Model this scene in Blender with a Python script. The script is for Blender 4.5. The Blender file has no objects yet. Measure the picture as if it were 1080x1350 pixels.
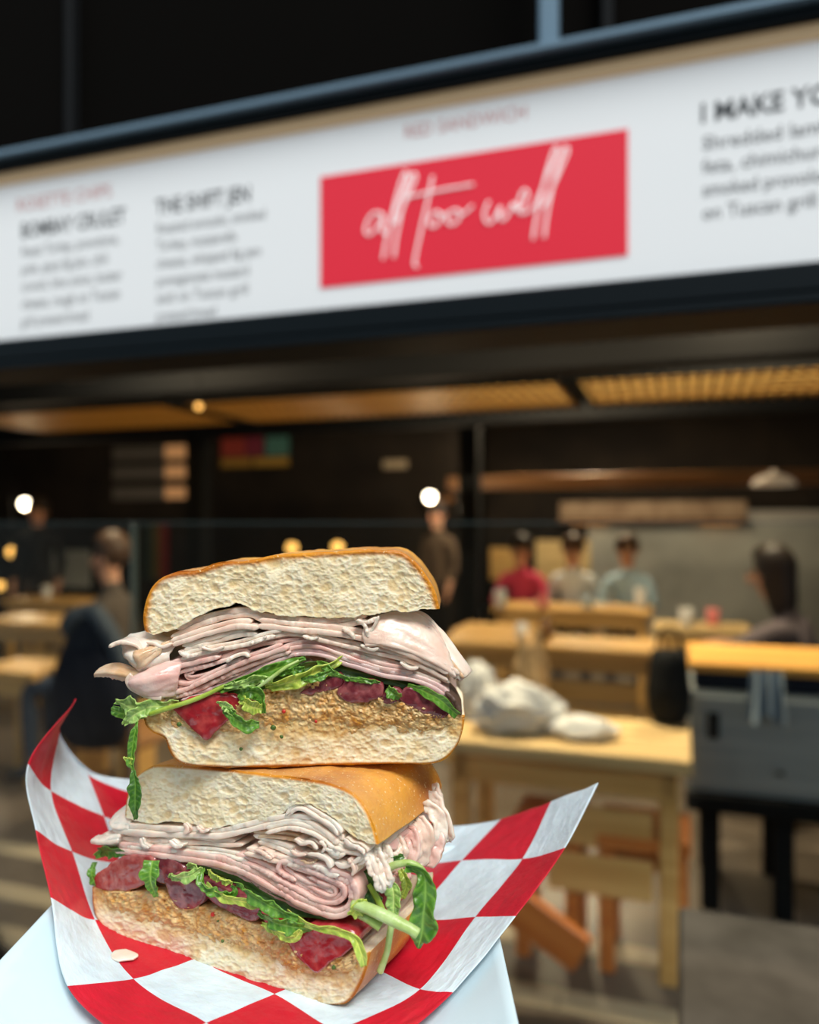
import bpy, math, random
import numpy as np
from mathutils import Vector, Matrix

random.seed(7)
RNG = np.random.default_rng(7)
scene = bpy.context.scene
C = scene.collection

# ------------------------------------------------------------------ camera
EYE = 1.5          # eye height, metres
FPX = 1040.0       # focal length in pixels of the 1080x1350 frame
HX, HY = 540.0, 690.0
cam_d = bpy.data.cameras.new('camera')
cam = bpy.data.objects.new('camera', cam_d)
C.objects.link(cam)
cam.location = (0, 0, EYE)
cam.rotation_euler = (math.radians(90), 0, 0)
cam_d.sensor_fit = 'VERTICAL'
cam_d.sensor_height = 24.0
cam_d.lens = FPX / 1350.0 * 24.0
cam_d.shift_y = (HY - 675.0) / 1350.0
cam_d.clip_start = 0.02
cam_d.clip_end = 100
cam_d.dof.use_dof = True
cam_d.dof.focus_distance = 0.298
cam_d.dof.aperture_fstop = 3.7
scene.camera = cam

# ------------------------------------------------------------------ world and light
w = bpy.data.worlds.new('overcast_sky')
scene.world = w
w.use_nodes = True
bg = w.node_tree.nodes['Background']
bg.inputs[0].default_value = (0.80, 0.92, 1.0, 1)
bg.inputs[1].default_value = 0.72
sun_d = bpy.data.lights.new('sun', 'SUN')
sun_d.energy = 3.3
sun_d.angle = math.radians(24)
sun_d.color = (1.0, 0.97, 0.92)
sun = bpy.data.objects.new('sun', sun_d)
C.objects.link(sun)
sun.rotation_euler = (math.radians(32), math.radians(16), 0)
scene.view_settings.view_transform = 'Standard'
scene.view_settings.look = 'None'
scene.view_settings.gamma = 1.0
scene.view_settings.use_curve_mapping = False
scene.view_settings.exposure = 0.0

# ------------------------------------------------------------------ maths helpers
def P(x, y, Y):
    """the point seen at pixel x, y at distance Y in front of the camera"""
    return np.array([(x - HX) / FPX * Y, Y, EYE - (y - HY) / FPX * Y])

def catmull(pts, n):
    """resample points (k,dim) with a Catmull-Rom spline to n points, even in arc length"""
    p = np.asarray(pts, float)
    k = len(p)
    if k == 2:
        t = np.linspace(0, 1, n)[:, None]
        return p[0] * (1 - t) + p[1] * t
    q = np.vstack([2 * p[0] - p[1], p, 2 * p[-1] - p[-2]])
    out = []
    m = 14
    for i in range(k - 1):
        a, b, c, d = q[i], q[i + 1], q[i + 2], q[i + 3]
        t = np.linspace(0, 1, m, endpoint=False)[:, None]
        out.append(0.5 * (2 * b + (c - a) * t + (2 * a - 5 * b + 4 * c - d) * t ** 2 + (3 * b - a - 3 * c + d) * t ** 3))
    out.append(p[-1:])
    o = np.vstack(out)
    L = np.concatenate([[0], np.cumsum(np.linalg.norm(np.diff(o, axis=0), axis=1))])
    s = np.linspace(0, L[-1], n)
    return np.stack([np.interp(s, L, o[:, j]) for j in range(o.shape[1])], 1)

def catmull_u(pts, u):
    """Catmull-Rom along axis 0 at parameters u in control units (no arc-length)"""
    p = np.asarray(pts, float)
    k = len(p)
    q = np.concatenate([[2 * p[0] - p[1]], p, [2 * p[-1] - p[-2]]])
    i = np.clip(np.floor(u).astype(int), 0, k - 2)
    t = (u - i).reshape((-1,) + (1,) * (p.ndim - 1))
    a, b, c, d = q[i], q[i + 1], q[i + 2], q[i + 3]
    return 0.5 * (2 * b + (c - a) * t + (2 * a - 5 * b + 4 * c - d) * t ** 2 + (3 * b - a - 3 * c + d) * t ** 3)

def _hash(ix, iy, iz, seed):
    h = (ix * 374761393 + iy * 668265263 + iz * 1274126177 + seed * 974634777) & 0xFFFFFFFF
    h = ((h ^ (h >> 13)) * 1274126177) & 0xFFFFFFFF
    h = h ^ (h >> 16)
    return (h & 0xFFFF) / 65535.0

def vnoise(x, y, z=0.0, seed=0):
    """value noise 0..1"""
    x, y, z = np.broadcast_arrays(np.asarray(x, float), np.asarray(y, float), np.asarray(z, float))
    ix, iy, iz = np.floor(x).astype(np.int64), np.floor(y).astype(np.int64), np.floor(z).astype(np.int64)
    fx, fy, fz = x - ix, y - iy, z - iz
    fx, fy, fz = [f * f * (3 - 2 * f) for f in (fx, fy, fz)]
    r = 0
    for dx in (0, 1):
        for dy in (0, 1):
            for dz in (0, 1):
                wgt = (fx if dx else 1 - fx) * (fy if dy else 1 - fy) * (fz if dz else 1 - fz)
                r = r + wgt * _hash(ix + dx, iy + dy, iz + dz, seed)
    return r

def fbm(x, y, z=0.0, seed=0, o=3):
    r, a, tot = 0, 1.0, 0.0
    x, y, z = np.asarray(x, float), np.asarray(y, float), np.asarray(z, float)
    for k in range(o):
        r = r + a * vnoise(x * 2 ** k, y * 2 ** k, z * 2 ** k, seed + k)
        tot += a
        a *= 0.5
    return r / tot

def sstep(a, b, x):
    t = np.clip((x - a) / (b - a), 0, 1)
    return t * t * (3 - 2 * t)

# ------------------------------------------------------------------ materials
def mat(name, col, rough=0.6, metal=0.0, spec=0.4, sss=0.0, sssr=(1, 0.4, 0.2), sscale=0.003,
        col2=None, nscale=8.0, bump=0.0, bscale=40.0, emit=0.0, emitcol=None, coat=0.0, stretch=None, ramp=(0.35, 0.65)):
    m = bpy.data.materials.new(name)
    m.use_nodes = True
    nt = m.node_tree
    b = nt.nodes['Principled BSDF']
    b.inputs['Base Color'].default_value = (*col, 1)
    b.inputs['Roughness'].default_value = rough
    b.inputs['Metallic'].default_value = metal
    b.inputs['Specular IOR Level'].default_value = spec
    b.inputs['Coat Weight'].default_value = coat
    if sss:
        b.inputs['Subsurface Weight'].default_value = sss
        b.inputs['Subsurface Radius'].default_value = sssr
        b.inputs['Subsurface Scale'].default_value = sscale
    if emit:
        b.inputs['Emission Color'].default_value = (*(emitcol or col), 1)
        b.inputs['Emission Strength'].default_value = emit
    if col2 or bump:
        tc = nt.nodes.new('ShaderNodeTexCoord')
        mp = nt.nodes.new('ShaderNodeMapping')
        nt.links.new(tc.outputs['Object'], mp.inputs[0])
        if stretch:
            mp.inputs['Scale'].default_value = stretch
    if col2:
        n = nt.nodes.new('ShaderNodeTexNoise')
        n.inputs['Scale'].default_value = nscale
        n.inputs['Detail'].default_value = 5
        nt.links.new(mp.outputs[0], n.inputs['Vector'])
        r = nt.nodes.new('ShaderNodeValToRGB')
        r.color_ramp.elements[0].position, r.color_ramp.elements[1].position = ramp
        r.color_ramp.elements[0].color = (*col, 1)
        r.color_ramp.elements[1].color = (*col2, 1)
        nt.links.new(n.outputs['Fac'], r.inputs[0])
        nt.links.new(r.outputs[0], b.inputs['Base Color'])
    if bump:
        n2 = nt.nodes.new('ShaderNodeTexNoise')
        n2.inputs['Scale'].default_value = bscale
        n2.inputs['Detail'].default_value = 4
        nt.links.new(mp.outputs[0], n2.inputs['Vector'])
        bp = nt.nodes.new('ShaderNodeBump')
        bp.inputs['Strength'].default_value = bump
        bp.inputs['Distance'].default_value = 0.5 / bscale
        nt.links.new(n2.outputs['Fac'], bp.inputs['Height'])
        nt.links.new(bp.outputs[0], b.inputs['Normal'])
    return m

M = {}
M['black'] = mat('black_paint', (0.006, 0.007, 0.008), 0.7, spec=0.12)
M['dark_panel'] = mat('dark_panel', (0.0035, 0.003, 0.0025), 0.9, spec=0.03)
M['dark_steel'] = mat('dark_steel', (0.004, 0.008, 0.011), 0.6, metal=0.0, spec=0.12)
M['blue_steel'] = mat('blue_grey_steel', (0.16, 0.25, 0.33), 0.4, metal=0.3)
M['ceiling'] = mat('ceiling_black', (0.004, 0.004, 0.004), 0.9, spec=0.05)
M['darkwall'] = mat('dark_wall', (0.014, 0.012, 0.011), 0.8, spec=0.1, col2=(0.025, 0.020, 0.016), nscale=1.5)
M['concrete'] = mat('grey_plaster', (0.26, 0.26, 0.245), 0.8, col2=(0.42, 0.42, 0.39), nscale=1.2, bump=0.1, bscale=12)
M['floor'] = mat('floor_tile', (0.085, 0.068, 0.053), 0.35, col2=(0.125, 0.103, 0.085), nscale=3, bump=0.05, bscale=30)
M['floor_light'] = mat('floor_light_tile', (0.34, 0.29, 0.20), 0.4, col2=(0.42, 0.36, 0.26), nscale=3)
M['granite'] = mat('grey_stone', (0.022, 0.019, 0.015), 0.65, spec=0.12, col2=(0.055, 0.048, 0.039), nscale=11, bump=0.04, bscale=60)
M['wood'] = mat('oak', (0.58, 0.33, 0.10), 0.4, col2=(0.74, 0.46, 0.17), nscale=3, stretch=(0.6, 9, 9), bump=0.06, bscale=14)
M['wood_dark'] = mat('walnut', (0.17, 0.075, 0.022), 0.45, col2=(0.27, 0.13, 0.045), nscale=3, stretch=(0.6, 9, 9))
M['wood_red'] = mat('orange_stained_wood', (0.50, 0.14, 0.025), 0.35, col2=(0.64, 0.22, 0.05), nscale=3, stretch=(0.6, 9, 9))
M['wood_pale'] = mat('pale_wood', (0.62, 0.43, 0.19), 0.45, col2=(0.73, 0.53, 0.26), nscale=3, stretch=(0.6, 9, 9))
M['steel'] = mat('brushed_steel', (0.28, 0.32, 0.34), 0.35, metal=0.15, col2=(0.34, 0.38, 0.40), nscale=4, stretch=(0.4, 12, 12))
M['navy'] = mat('navy_cloth', (0.008, 0.011, 0.022), 0.85, spec=0.1, bump=0.2, bscale=30)
M['whitecloth'] = mat('white_paper', (0.72, 0.74, 0.76), 0.7, bump=0.2, bscale=25)
M['skin'] = mat('skin', (0.62, 0.34, 0.23), 0.5, sss=0.15, sscale=0.01)
M['hair'] = mat('dark_hair', (0.020, 0.012, 0.009), 0.5, bump=0.3, bscale=60)
M['hair_brown'] = mat('brown_hair', (0.07, 0.035, 0.018), 0.5, bump=0.3, bscale=60)
M['denim'] = mat('denim', (0.03, 0.05, 0.09), 0.8)
M['eye'] = mat('eye', (0.02, 0.015, 0.01), 0.15)
M['shoe'] = mat('shoe_leather', (0.03, 0.025, 0.02), 0.5)
def cloth(name, c):
    return mat(name, c, 0.85, spec=0.15, bump=0.15, bscale=20)
M['tray'] = mat('white_card', (0.68, 0.85, 0.92), 0.42, spec=0.35, sss=0.1, sssr=(1, 1, 1), sscale=0.002, bump=0.04, bscale=90)

def glass_mat():
    m = bpy.data.materials.new('clear_glass')
    m.use_nodes = True
    nt = m.node_tree
    nt.nodes.remove(nt.nodes['Principled BSDF'])
    out = nt.nodes['Material Output']
    t = nt.nodes.new('ShaderNodeBsdfTransparent')
    t.inputs[0].default_value = (0.93, 0.96, 0.955, 1)
    g = nt.nodes.new('ShaderNodeBsdfGlossy')
    g.inputs['Roughness'].default_value = 0.03
    f = nt.nodes.new('ShaderNodeFresnel')
    f.inputs[0].default_value = 1.28
    mx = nt.nodes.new('ShaderNodeMixShader')
    nt.links.new(f.outputs[0], mx.inputs[0])
    nt.links.new(t.outputs[0], mx.inputs[1])
    nt.links.new(g.outputs[0], mx.inputs[2])
    nt.links.new(mx.outputs[0], out.inputs[0])
    return m
M['glass'] = glass_mat()
M['glass_edge'] = mat('glass_edge', (0.07, 0.10, 0.10), 0.3, spec=0.4)

# ------------------------------------------------------------------ object helpers
def mesh_obj(name, V, F, m, parent=None, base=None, smooth=True, mats=None, fm=None):
    V = np.asarray(V, float)
    if base is not None:
        V = V - np.asarray(base)
    me = bpy.data.meshes.new(name)
    me.from_pydata(V.tolist(), [], F if isinstance(F, list) else F.tolist())
    for mm in (mats or [m]):
        me.materials.append(mm)
    if fm is not None:
        me.polygons.foreach_set('material_index', np.asarray(fm, np.int32))
    if smooth:
        me.polygons.foreach_set('use_smooth', np.ones(len(me.polygons), bool))
    me.update()
    o = bpy.data.objects.new(name, me)
    C.objects.link(o)
    if parent:
        o.parent = parent
    return o

def tag(o, label=None, cat=None, group=None, kind=None):
    if label: o['label'] = label
    if cat: o['category'] = cat
    if group: o['group'] = group
    if kind: o['kind'] = kind
    return o

def thing(name, label, cat, loc=(0, 0, 0), rotz=0.0, group=None):
    o = bpy.data.objects.new(name, None)
    C.objects.link(o)
    o.location = Vector([float(v) for v in loc])
    o.rotation_euler = (0, 0, rotz)
    o.empty_display_size = 0.05
    return tag(o, label, cat, group)

def copy_tree(o, parent=None):
    c = o.copy()
    C.objects.link(c)
    c.parent = parent
    for ch in list(o.children):
        copy_tree(ch, c)
    return c

class MB:
    """collects simple solids into one mesh"""
    def __init__(self): self.v, self.f = [], []
    def add(self, V, F):
        o = len(self.v)
        self.v += [tuple(float(c) for c in p) for p in V]
        self.f += [tuple(i + o for i in f) for f in F]
        return self
    def box(self, x0, x1, y0, y1, z0, z1, b=None):
        """bevelled box"""
        if b is None:
            b = min(0.006, 0.18 * min(x1 - x0, y1 - y0, z1 - z0))
        V, F = [], []
        idx = {}
        for sx in (0, 1):
            for sy in (0, 1):
                for sz in (0, 1):
                    c = ((x0, x1)[sx], (y0, y1)[sy], (z0, z1)[sz])
                    for ax in range(3):
                        p = list(c)
                        for k in range(3):
                            if k != ax:
                                p[k] += b * (1 if (sx, sy, sz)[k] == 0 else -1)
                        idx[(sx, sy, sz, ax)] = len(V)
                        V.append(p)
        for ax in range(3):
            o1, o2 = [k for k in range(3) if k != ax]
            for s in (0, 1):
                q = []
                for (a, c) in ((0, 0), (1, 0), (1, 1), (0, 1)):
                    k = [0, 0, 0]
                    k[ax] = s; k[o1] = a; k[o2] = c
                    q.append(idx[(*k, ax)])
                flip = (s == 0) ^ (ax == 1)
                F.append(tuple(q[::-1]) if flip else tuple(q))
        for ax in range(3):          # bevel strips along axis ax
            o1, o2 = [k for k in range(3) if k != ax]
            for a in (0, 1):
                for c in (0, 1):
                    k0 = [0, 0, 0]; k1 = [0, 0, 0]
                    k0[o1] = k1[o1] = a; k0[o2] = k1[o2] = c; k1[ax] = 1
                    F.append((idx[(*k0, o1)], idx[(*k1, o1)], idx[(*k1, o2)], idx[(*k0, o2)]))
        for sx in (0, 1):
            for sy in (0, 1):
                for sz in (0, 1):
                    F.append(tuple(idx[(sx, sy, sz, a)] for a in range(3)))
        return self.add(V, F)
    def tube(self, pts, r, n=10, cap=True):
        pts = np.asarray(pts, float)
        r = np.broadcast_to(np.asarray(r, float), (len(pts),))
        T = np.gradient(pts, axis=0)
        T /= np.linalg.norm(T, axis=1)[:, None] + 1e-12
        up = np.array([0, 0, 1.0]) if abs(T[0][2]) < 0.9 else np.array([1.0, 0, 0])
        V = []
        a = np.cross(T[0], up); a /= np.linalg.norm(a)
        for i in range(len(pts)):
            a = a - T[i] * a.dot(T[i]); a /= np.linalg.norm(a)
            b = np.cross(T[i], a)
            for k in range(n):
                th = 2 * math.pi * k / n
                V.append(pts[i] + r[i] * (a * math.cos(th) + b * math.sin(th)))
        F = []
        for i in range(len(pts) - 1):
            for k in range(n):
                k2 = (k + 1) % n
                F.append((i * n + k, i * n + k2, (i + 1) * n + k2, (i + 1) * n + k))
        if cap:
            F.append(tuple(range(n))[::-1])
            F.append(tuple((len(pts) - 1) * n + k for k in range(n)))
        return self.add(V, F)
    def lathe(self, prof, n=20, c=(0, 0, 0)):
        V, F = [], []
        for (r, z) in prof:
            for k in range(n):
                th = 2 * math.pi * k / n
                V.append((c[0] + r * math.cos(th), c[1] + r * math.sin(th), c[2] + z))
        for i in range(len(prof) - 1):
            for k in range(n):
                k2 = (k + 1) % n
                F.append((i * n + k, i * n + k2, (i + 1) * n + k2, (i + 1) * n + k))
        F.append(tuple(range(n))[::-1])
        F.append(tuple((len(prof) - 1) * n + k for k in range(n)))
        return self.add(V, F)
    def sphere(self, c, r, n=14, sc=(1, 1, 1)):
        prof = []
        V, F = [], []
        rings = n // 2
        for i in range(1, rings):
            a = math.pi * i / rings
            for k in range(n):
                th = 2 * math.pi * k / n
                V.append((c[0] + r * sc[0] * math.sin(a) * math.cos(th), c[1] + r * sc[1] * math.sin(a) * math.sin(th), c[2] + r * sc[2] * math.cos(a)))
        t = len(V); V.append((c[0], c[1], c[2] + r * sc[2])); V.append((c[0], c[1], c[2] - r * sc[2]))
        for i in range(rings - 2):
            for k in range(n):
                k2 = (k + 1) % n
                F.append((i * n + k, (i + 1) * n + k, (i + 1) * n + k2, i * n + k2))
        for k in range(n):
            k2 = (k + 1) % n
            F.append((t, k, k2)); F.append((t + 1, (rings - 2) * n + k2, (rings - 2) * n + k))
        return self.add(V, F)
    def build(self, name, m, parent=None, smooth=False):
        return mesh_obj(name, self.v, self.f, m, parent, smooth=smooth)

# ================================================================== THE PLACE
# The stall front runs along u (to the right and towards the camera); n leads away into the hall.
ANG = math.radians(19.0)
U = np.array([math.cos(ANG), -math.sin(ANG), 0])
N = np.array([math.sin(ANG), math.cos(ANG), 0])
O = np.array([0, 1.72, 0])
ROT = -ANG
def S(s, d, z=0.0):
    return O + U * s + N * d + np.array([0, 0, z])
def on_d(x, y, d):
    """pixel -> (s, z) on the plane at depth d behind the front"""
    a = (x - HX) / FPX
    Y = (d + O[1] * N[1]) / (a * N[0] + N[1])
    p = P(x, y, Y)
    return float((p - O).dot(U)), float(p[2])
def on_z(x, y, z):
    Y = FPX * (EYE - z) / (y - HY)
    p = P(x, y, Y)
    return float((p - O).dot(U)), float((p - O).dot(N))
def at_Y(x, Y):
    p = P(x, HY, Y)
    return float((p - O).dot(U)), float((p - O).dot(N))

def sobj(name, mb, m, s=0, d=0, z=0, smooth=False):
    o = mb.build(name, m, None, smooth)
    o.location = Vector(S(s, d, z))
    o.rotation_euler = (0, 0, ROT)
    return o
def struct(name, mb, m, **k):
    return tag(sobj(name, mb, m, **k), kind='structure')

# ---- shell of the hall
floor = struct('floor', MB().box(-9, 9, -6, 12.2, -0.12, 0.0), M['floor'])
for k, d0 in enumerate((0.55, 0.82, 1.16)):
    for j in range(16):
        o = MB().box(-4.0 + j * 0.6, -4.0 + j * 0.6 + 0.592, d0, d0 + 0.11, 0.0, 0.004, 0.001).build('floor_tile', M['floor_light'], floor)
struct('ceiling', MB().box(-9, 9, 0.25, 12.2, 3.2, 3.3), M['ceiling'])
struct('wall_back', MB().box(-9, 9, 12.0, 12.2, 0, 3.2), M['darkwall'])
struct('wall_left', MB().box(-9.0, -8.8, 0.0, 12.0, 0, 3.2), M['darkwall'])
struct('wall_right', MB().box(7.0, 7.2, 0.0, 12.0, 0, 3.2), M['darkwall'])
s0, _ = on_d(775, 700, 9.0)
sP, _ = on_d(612, 700, 7.2)
struct('wall_side', MB().box(s0, 7.0, 8.99, 9.0, 0, 1.66), M['concrete'])
struct('wall_middle', MB().box(-2.0, 7.0, 9.0, 9.2, 0, 3.2), M['darkwall'])
struct('wall_partition', MB().box(-8.8, sP, 7.2, 7.3, 0, 3.2), M['darkwall'])
struct('wall_added_behind', MB().box(-9, 9, -6.2, -6.0, 0, 3.4), M['concrete'])  # unseen wall added behind the camera to cut glass reflections and horizontal skylight
# fascia above the sign
fasc = struct('wall_front', MB().box(-9, 9, 0.14, 0.25, 2.20, 6.0), M['dark_panel'])
for xx in (88, 800):
    ss, _ = on_d(xx, 60, 0.10)
    MB().box(ss - 0.012, ss + 0.012, 0.10, 0.139, 2.46, 4.5).build('panel_batten', M['black'], fasc)
ss, _ = on_d(722, 30, 0.0)
struct('trim_1', MB().box(ss - 0.020, ss + 0.020, 0.0, 0.04, 2.47, 5.2), M['blue_steel'])
# dark beams under the sign
for k, (d0, d1, z0, z1, mm) in enumerate(((0.45, 0.60, 2.20, 2.34, 'dark_steel'), (1.15, 1.30, 2.28, 2.45, 'black'), (2.0, 2.12, 2.35, 2.47, 'dark_steel'), (3.1, 3.3, 2.42, 2.6, 'black'), (5.0, 5.2, 2.36, 2.62, 'black'))):
    struct('trim_%d' % (k + 2), MB().box(-8.5, 6.8, d0, d1, z0, z1), M[mm])
s0, z0 = on_d(590, 645, 6.5); s1, z1 = on_d(1080, 625, 6.5)
struct('trim_8', MB().box(s0, 6.8, 6.5, 6.6, 1.86, 2.0), M['wood_dark'])
for k, xx in enumerate((620, 262)):
    s0, d0 = at_Y(xx, 7.5 + 0.3 * k)
    struct('trim_%d' % (k + 9), MB().box(s0 - 0.09, s0 + 0.09, d0 - 0.09, d0 + 0.09, 0, 3.2), M['black'])

# ---- the sign
SD = 0.0
def sgn(x, y): return on_d(x, y, SD)
white = mat('backlit_acrylic', (0.72, 0.75, 0.77), 0.35, emit=0.22, emitcol=(0.90, 0.91, 0.92))
cream = mat('cream_lip', (0.66, 0.47, 0.27), 0.5, emit=0.12, emitcol=(0.8, 0.55, 0.3))
redm = mat('red_print', (0.62, 0.018, 0.04), 0.4, emit=0.32, emitcol=(0.75, 0.02, 0.045))
inkm = mat('charcoal_print', (0.055, 0.065, 0.075), 0.6)
ink2 = mat('grey_print', (0.20, 0.21, 0.22), 0.6)
inkr = mat('pink_print', (0.62, 0.30, 0.30), 0.6)
lett = mat('white_letter', (0.85, 0.80, 0.80), 0.5, emit=0.35, emitcol=(0.9, 0.86, 0.86))
sL, zB = sgn(0, 462); sR, zB2 = sgn(1080, 345)
_, zT = sgn(0, 250); _, zT2 = sgn(1080, 38)
ZB = (zB + zB2) / 2; ZT = (zT + zT2) / 2
SX0, SX1 = sL - 0.9, sR + 0.7
sign = thing('menu_sign', 'long white backlit menu sign with a red banner reading all too well', 'sign', S(0, 0, 0), ROT)
MB().box(SX0, SX1, 0.0, 0.10, ZB, ZT, 0.001).build('light_panel', white, sign)
MB().box(SX0, SX1, -0.012, 0.09, ZT - 0.006, ZT + 0.022, 0.002).build('cream_lip', cream, sign)
fr = MB().box(SX0, SX1, -0.030, 0.10, ZT + 0.022, ZT + 0.046)
fr.box(SX0, SX1, -0.050, -0.006, ZB - 0.055, ZB + 0.001)
fr.box(SX0, SX1, -0.05, 0.14, ZB - 0.075, ZB - 0.055)
fr.build('frame', M['dark_steel'], sign)
MB().box(SX0, SX1, -0.05, 0.03, ZT + 0.046, ZT + 0.062).build('top_rail', M['blue_steel'], sign)
r0, rz1 = sgn(423, 237); r1, rz1b = sgn(828, 167)
_, rz0 = sgn(421, 382); _, rz0b = sgn(829, 335)
RZ1, RZ0 = (rz1 + rz1b) / 2, (rz0 + rz0b) / 2
ban = MB().box(r0, r1, -0.003, -0.0005, RZ0, RZ1, 0.0004).build('red_banner', redm, sign)
# brush script, traced as pen strokes on the banner
strokes = [
    [(243, 412), (215, 405), (192, 430), (182, 465), (196, 478), (222, 452), (243, 415), (236, 458), (250, 473), (275, 430)],
    [(262, 450), (295, 360), (322, 284), (312, 274), (288, 345), (258, 470), (240, 560)],
    [(282, 440), (328, 340), (350, 288), (338, 279), (315, 350), (288, 470), (276, 555)],
    [(405, 285), (390, 360), (365, 470), (345, 572), (356, 584)],
    [(328, 352), (430, 331), (540, 312)],
    [(422, 402), (404, 408), (392, 432), (400, 451), (418, 446), (432, 422), (422, 402), (436, 414), (452, 408)],
    [(486, 396), (466, 402), (452, 426), (462, 444), (482, 438), (496, 414), (486, 396), (504, 410), (538, 382)],
    [(590, 368), (575, 410), (586, 440), (606, 430), (630, 385), (626, 420), (640, 430), (660, 400), (672, 372), (680, 395), (702, 384), (720, 345), (706, 330), (689, 370), (692, 405), (716, 404), (745, 380)],
    [(745, 380), (788, 275), (820, 204), (808, 194), (780, 280), (752, 400), (736, 495)],
    [(770, 390), (818, 285), (852, 204), (840, 194), (812, 280), (787, 390), (773, 490)],
]
for st in strokes:
    pts = [sgn(410 + x / 2.512, 120 + y / 2.512) for x, y in st]
    c = catmull([(a, -0.004, b) for a, b in pts], 60)
    MB().tube(c, 0.0028, 6).build('script_stroke', lett, ban, True)

FONT_CACHE = {}
def text(body, px0, py0, px1, py1, hpx, m, bold=0.0):
    """a printed line from pixel (px0,py0) to (px1,py1) along its base line, capitals hpx tall at its start"""
    cu = bpy.data.curves.new('printed_line', 'FONT')
    cu.body = body
    cu.size = 1.0
    cu.offset = bold
    cu.resolution_u = 2
    t = bpy.data.objects.new('tmp', cu)
    C.objects.link(t)
    dg = bpy.context.evaluated_depsgraph_get()
    me = bpy.data.meshes.new_from_object(t.evaluated_get(dg))
    bpy.data.objects.remove(t)
    n = len(me.vertices)
    co = np.empty(n * 3); me.vertices.foreach_get('co', co); co = co.reshape(-1, 3)
    sa, za = sgn(px0, py0); sb, zb = sgn(px1, py1)
    _, zc = sgn(px0, py0 - hpx)
    kx = (sb - sa) / co[:, 0].max(); kz = (zc - za) / 0.70
    q = np.stack([sa + co[:, 0] * kx, np.full(n, -0.0015), (za + zb) / 2 + co[:, 1] * kz], 1)
    me.vertices.foreach_set('co', q.ravel())
    me.materials.clear(); me.materials.append(m)
    me.update()
    o = bpy.data.objects.new('printed_line', me)
    C.objects.link(o)
    o.parent = sign
    return o
text('RED SANDWICH', 533, 183, 694, 156, 17, inkr)
text('ROSETTE CHIPS', 22, 279, 147, 259, 16, inkr)
text('BOMBAY CRULET', 28, 316, 166, 291, 19, inkm, 0.012)
for i, (tx, xe) in enumerate((('Roast Turkey, provolone,', 157), ('pole, spicy fig jam, chili', 142), ('crunch, lime onion, butter', 161), ('cheese, rough on Tuscan', 158), ('grill pressed bread', 117))):
    text(tx, 29, 338 + i * 23.5, xe, 338 + i * 23.5 - 0.135 * (xe - 29), 13, ink2)
text('THE SHIFT JEN', 206, 286, 330, 262, 20, inkm, 0.012)
for i, (tx, xe) in enumerate((('Roasted avocado, smoked', 350), ('Turkey, mozzarella', 312), ('cheese, whipped fig jam', 344), ('pomegranate mustard', 328), ('aioli on Tuscan grill', 327), ('pressed bread', 285))):
    text(tx, 207, 307 + i * 23.5, xe, 307 + i * 23.5 - 0.13 * (xe - 207), 13, ink2)
text('I MAKE YOUR', 923, 164, 1150, 125, 25, inkm, 0.018)
for i, (tx, xe) in enumerate((('Shredded lamb loin,', 1155), ('feta, chimichurri, slaw', 1165), ('smoked provolone', 1110), ('on Tuscan grill pressed', 1170))):
    text(tx, 926, 196 + i * 31.5, xe, 196 + i * 31.5 - 0.125 * (xe - 926), 18, ink2, 0.004)

# ---- amber grille lights under the hall's canopy
amber = mat('amber_diffuser', (0.6, 0.38, 0.10), 0.6, emit=1.7, emitcol=(1.0, 0.66, 0.18))
brass = mat('brass_slat', (0.30, 0.16, 0.035), 0.45)
ZG = 2.40
sA, _ = on_z(10, 560, ZG); sB, _ = on_z(262, 545, ZG); sC, _ = on_z(764, 527, ZG); sD = sC + (sC - sB)
for k, (a, b) in enumerate(((sA - 0.3, sB - 0.08), (sB + 0.05, sC - 0.06), (sC + 0.06, sC + 2.6))):
    lab = ['amber louvred ceiling light above the seated diner in brown', 'amber louvred ceiling light between two others of its row', 'amber louvred ceiling light above the steel prep unit'][k]
    g = thing('grille_light', lab, 'light', S(a, 3.55, ZG), ROT, 'louvred ceiling lights')
    L = b - a
    MB().box(0, L, 0, 1.15, 0.045, 0.06).build('diffuser', amber, g)
    f = MB().box(-0.03, 0, -0.03, 1.18, 0.01, 0.14).box(L, L + 0.03, -0.03, 1.18, 0.01, 0.14).box(0, L, -0.03, 0, 0.012, 0.14).box(0, L, 1.15, 1.18, 0.012, 0.14)
    f.build('frame', M['black'], g)
    n = int(L / 0.085)
    sl = None
    for i in range(n):
        if sl is None:
            sl = MB().box(0, 0.026, 0, 1.15, 0.016, 0.044).build('slat', brass, g); o = sl
        else:
            o = sl.copy(); C.objects.link(o)
        o.location = ((i + 0.5) * L / n, 0, 0)
    for i in range(5):
        o = MB().box(0, L, 0.18 + i * 0.2, 0.23 + i * 0.2, 0.022, 0.043).build('cross_slat', brass, g)

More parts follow.
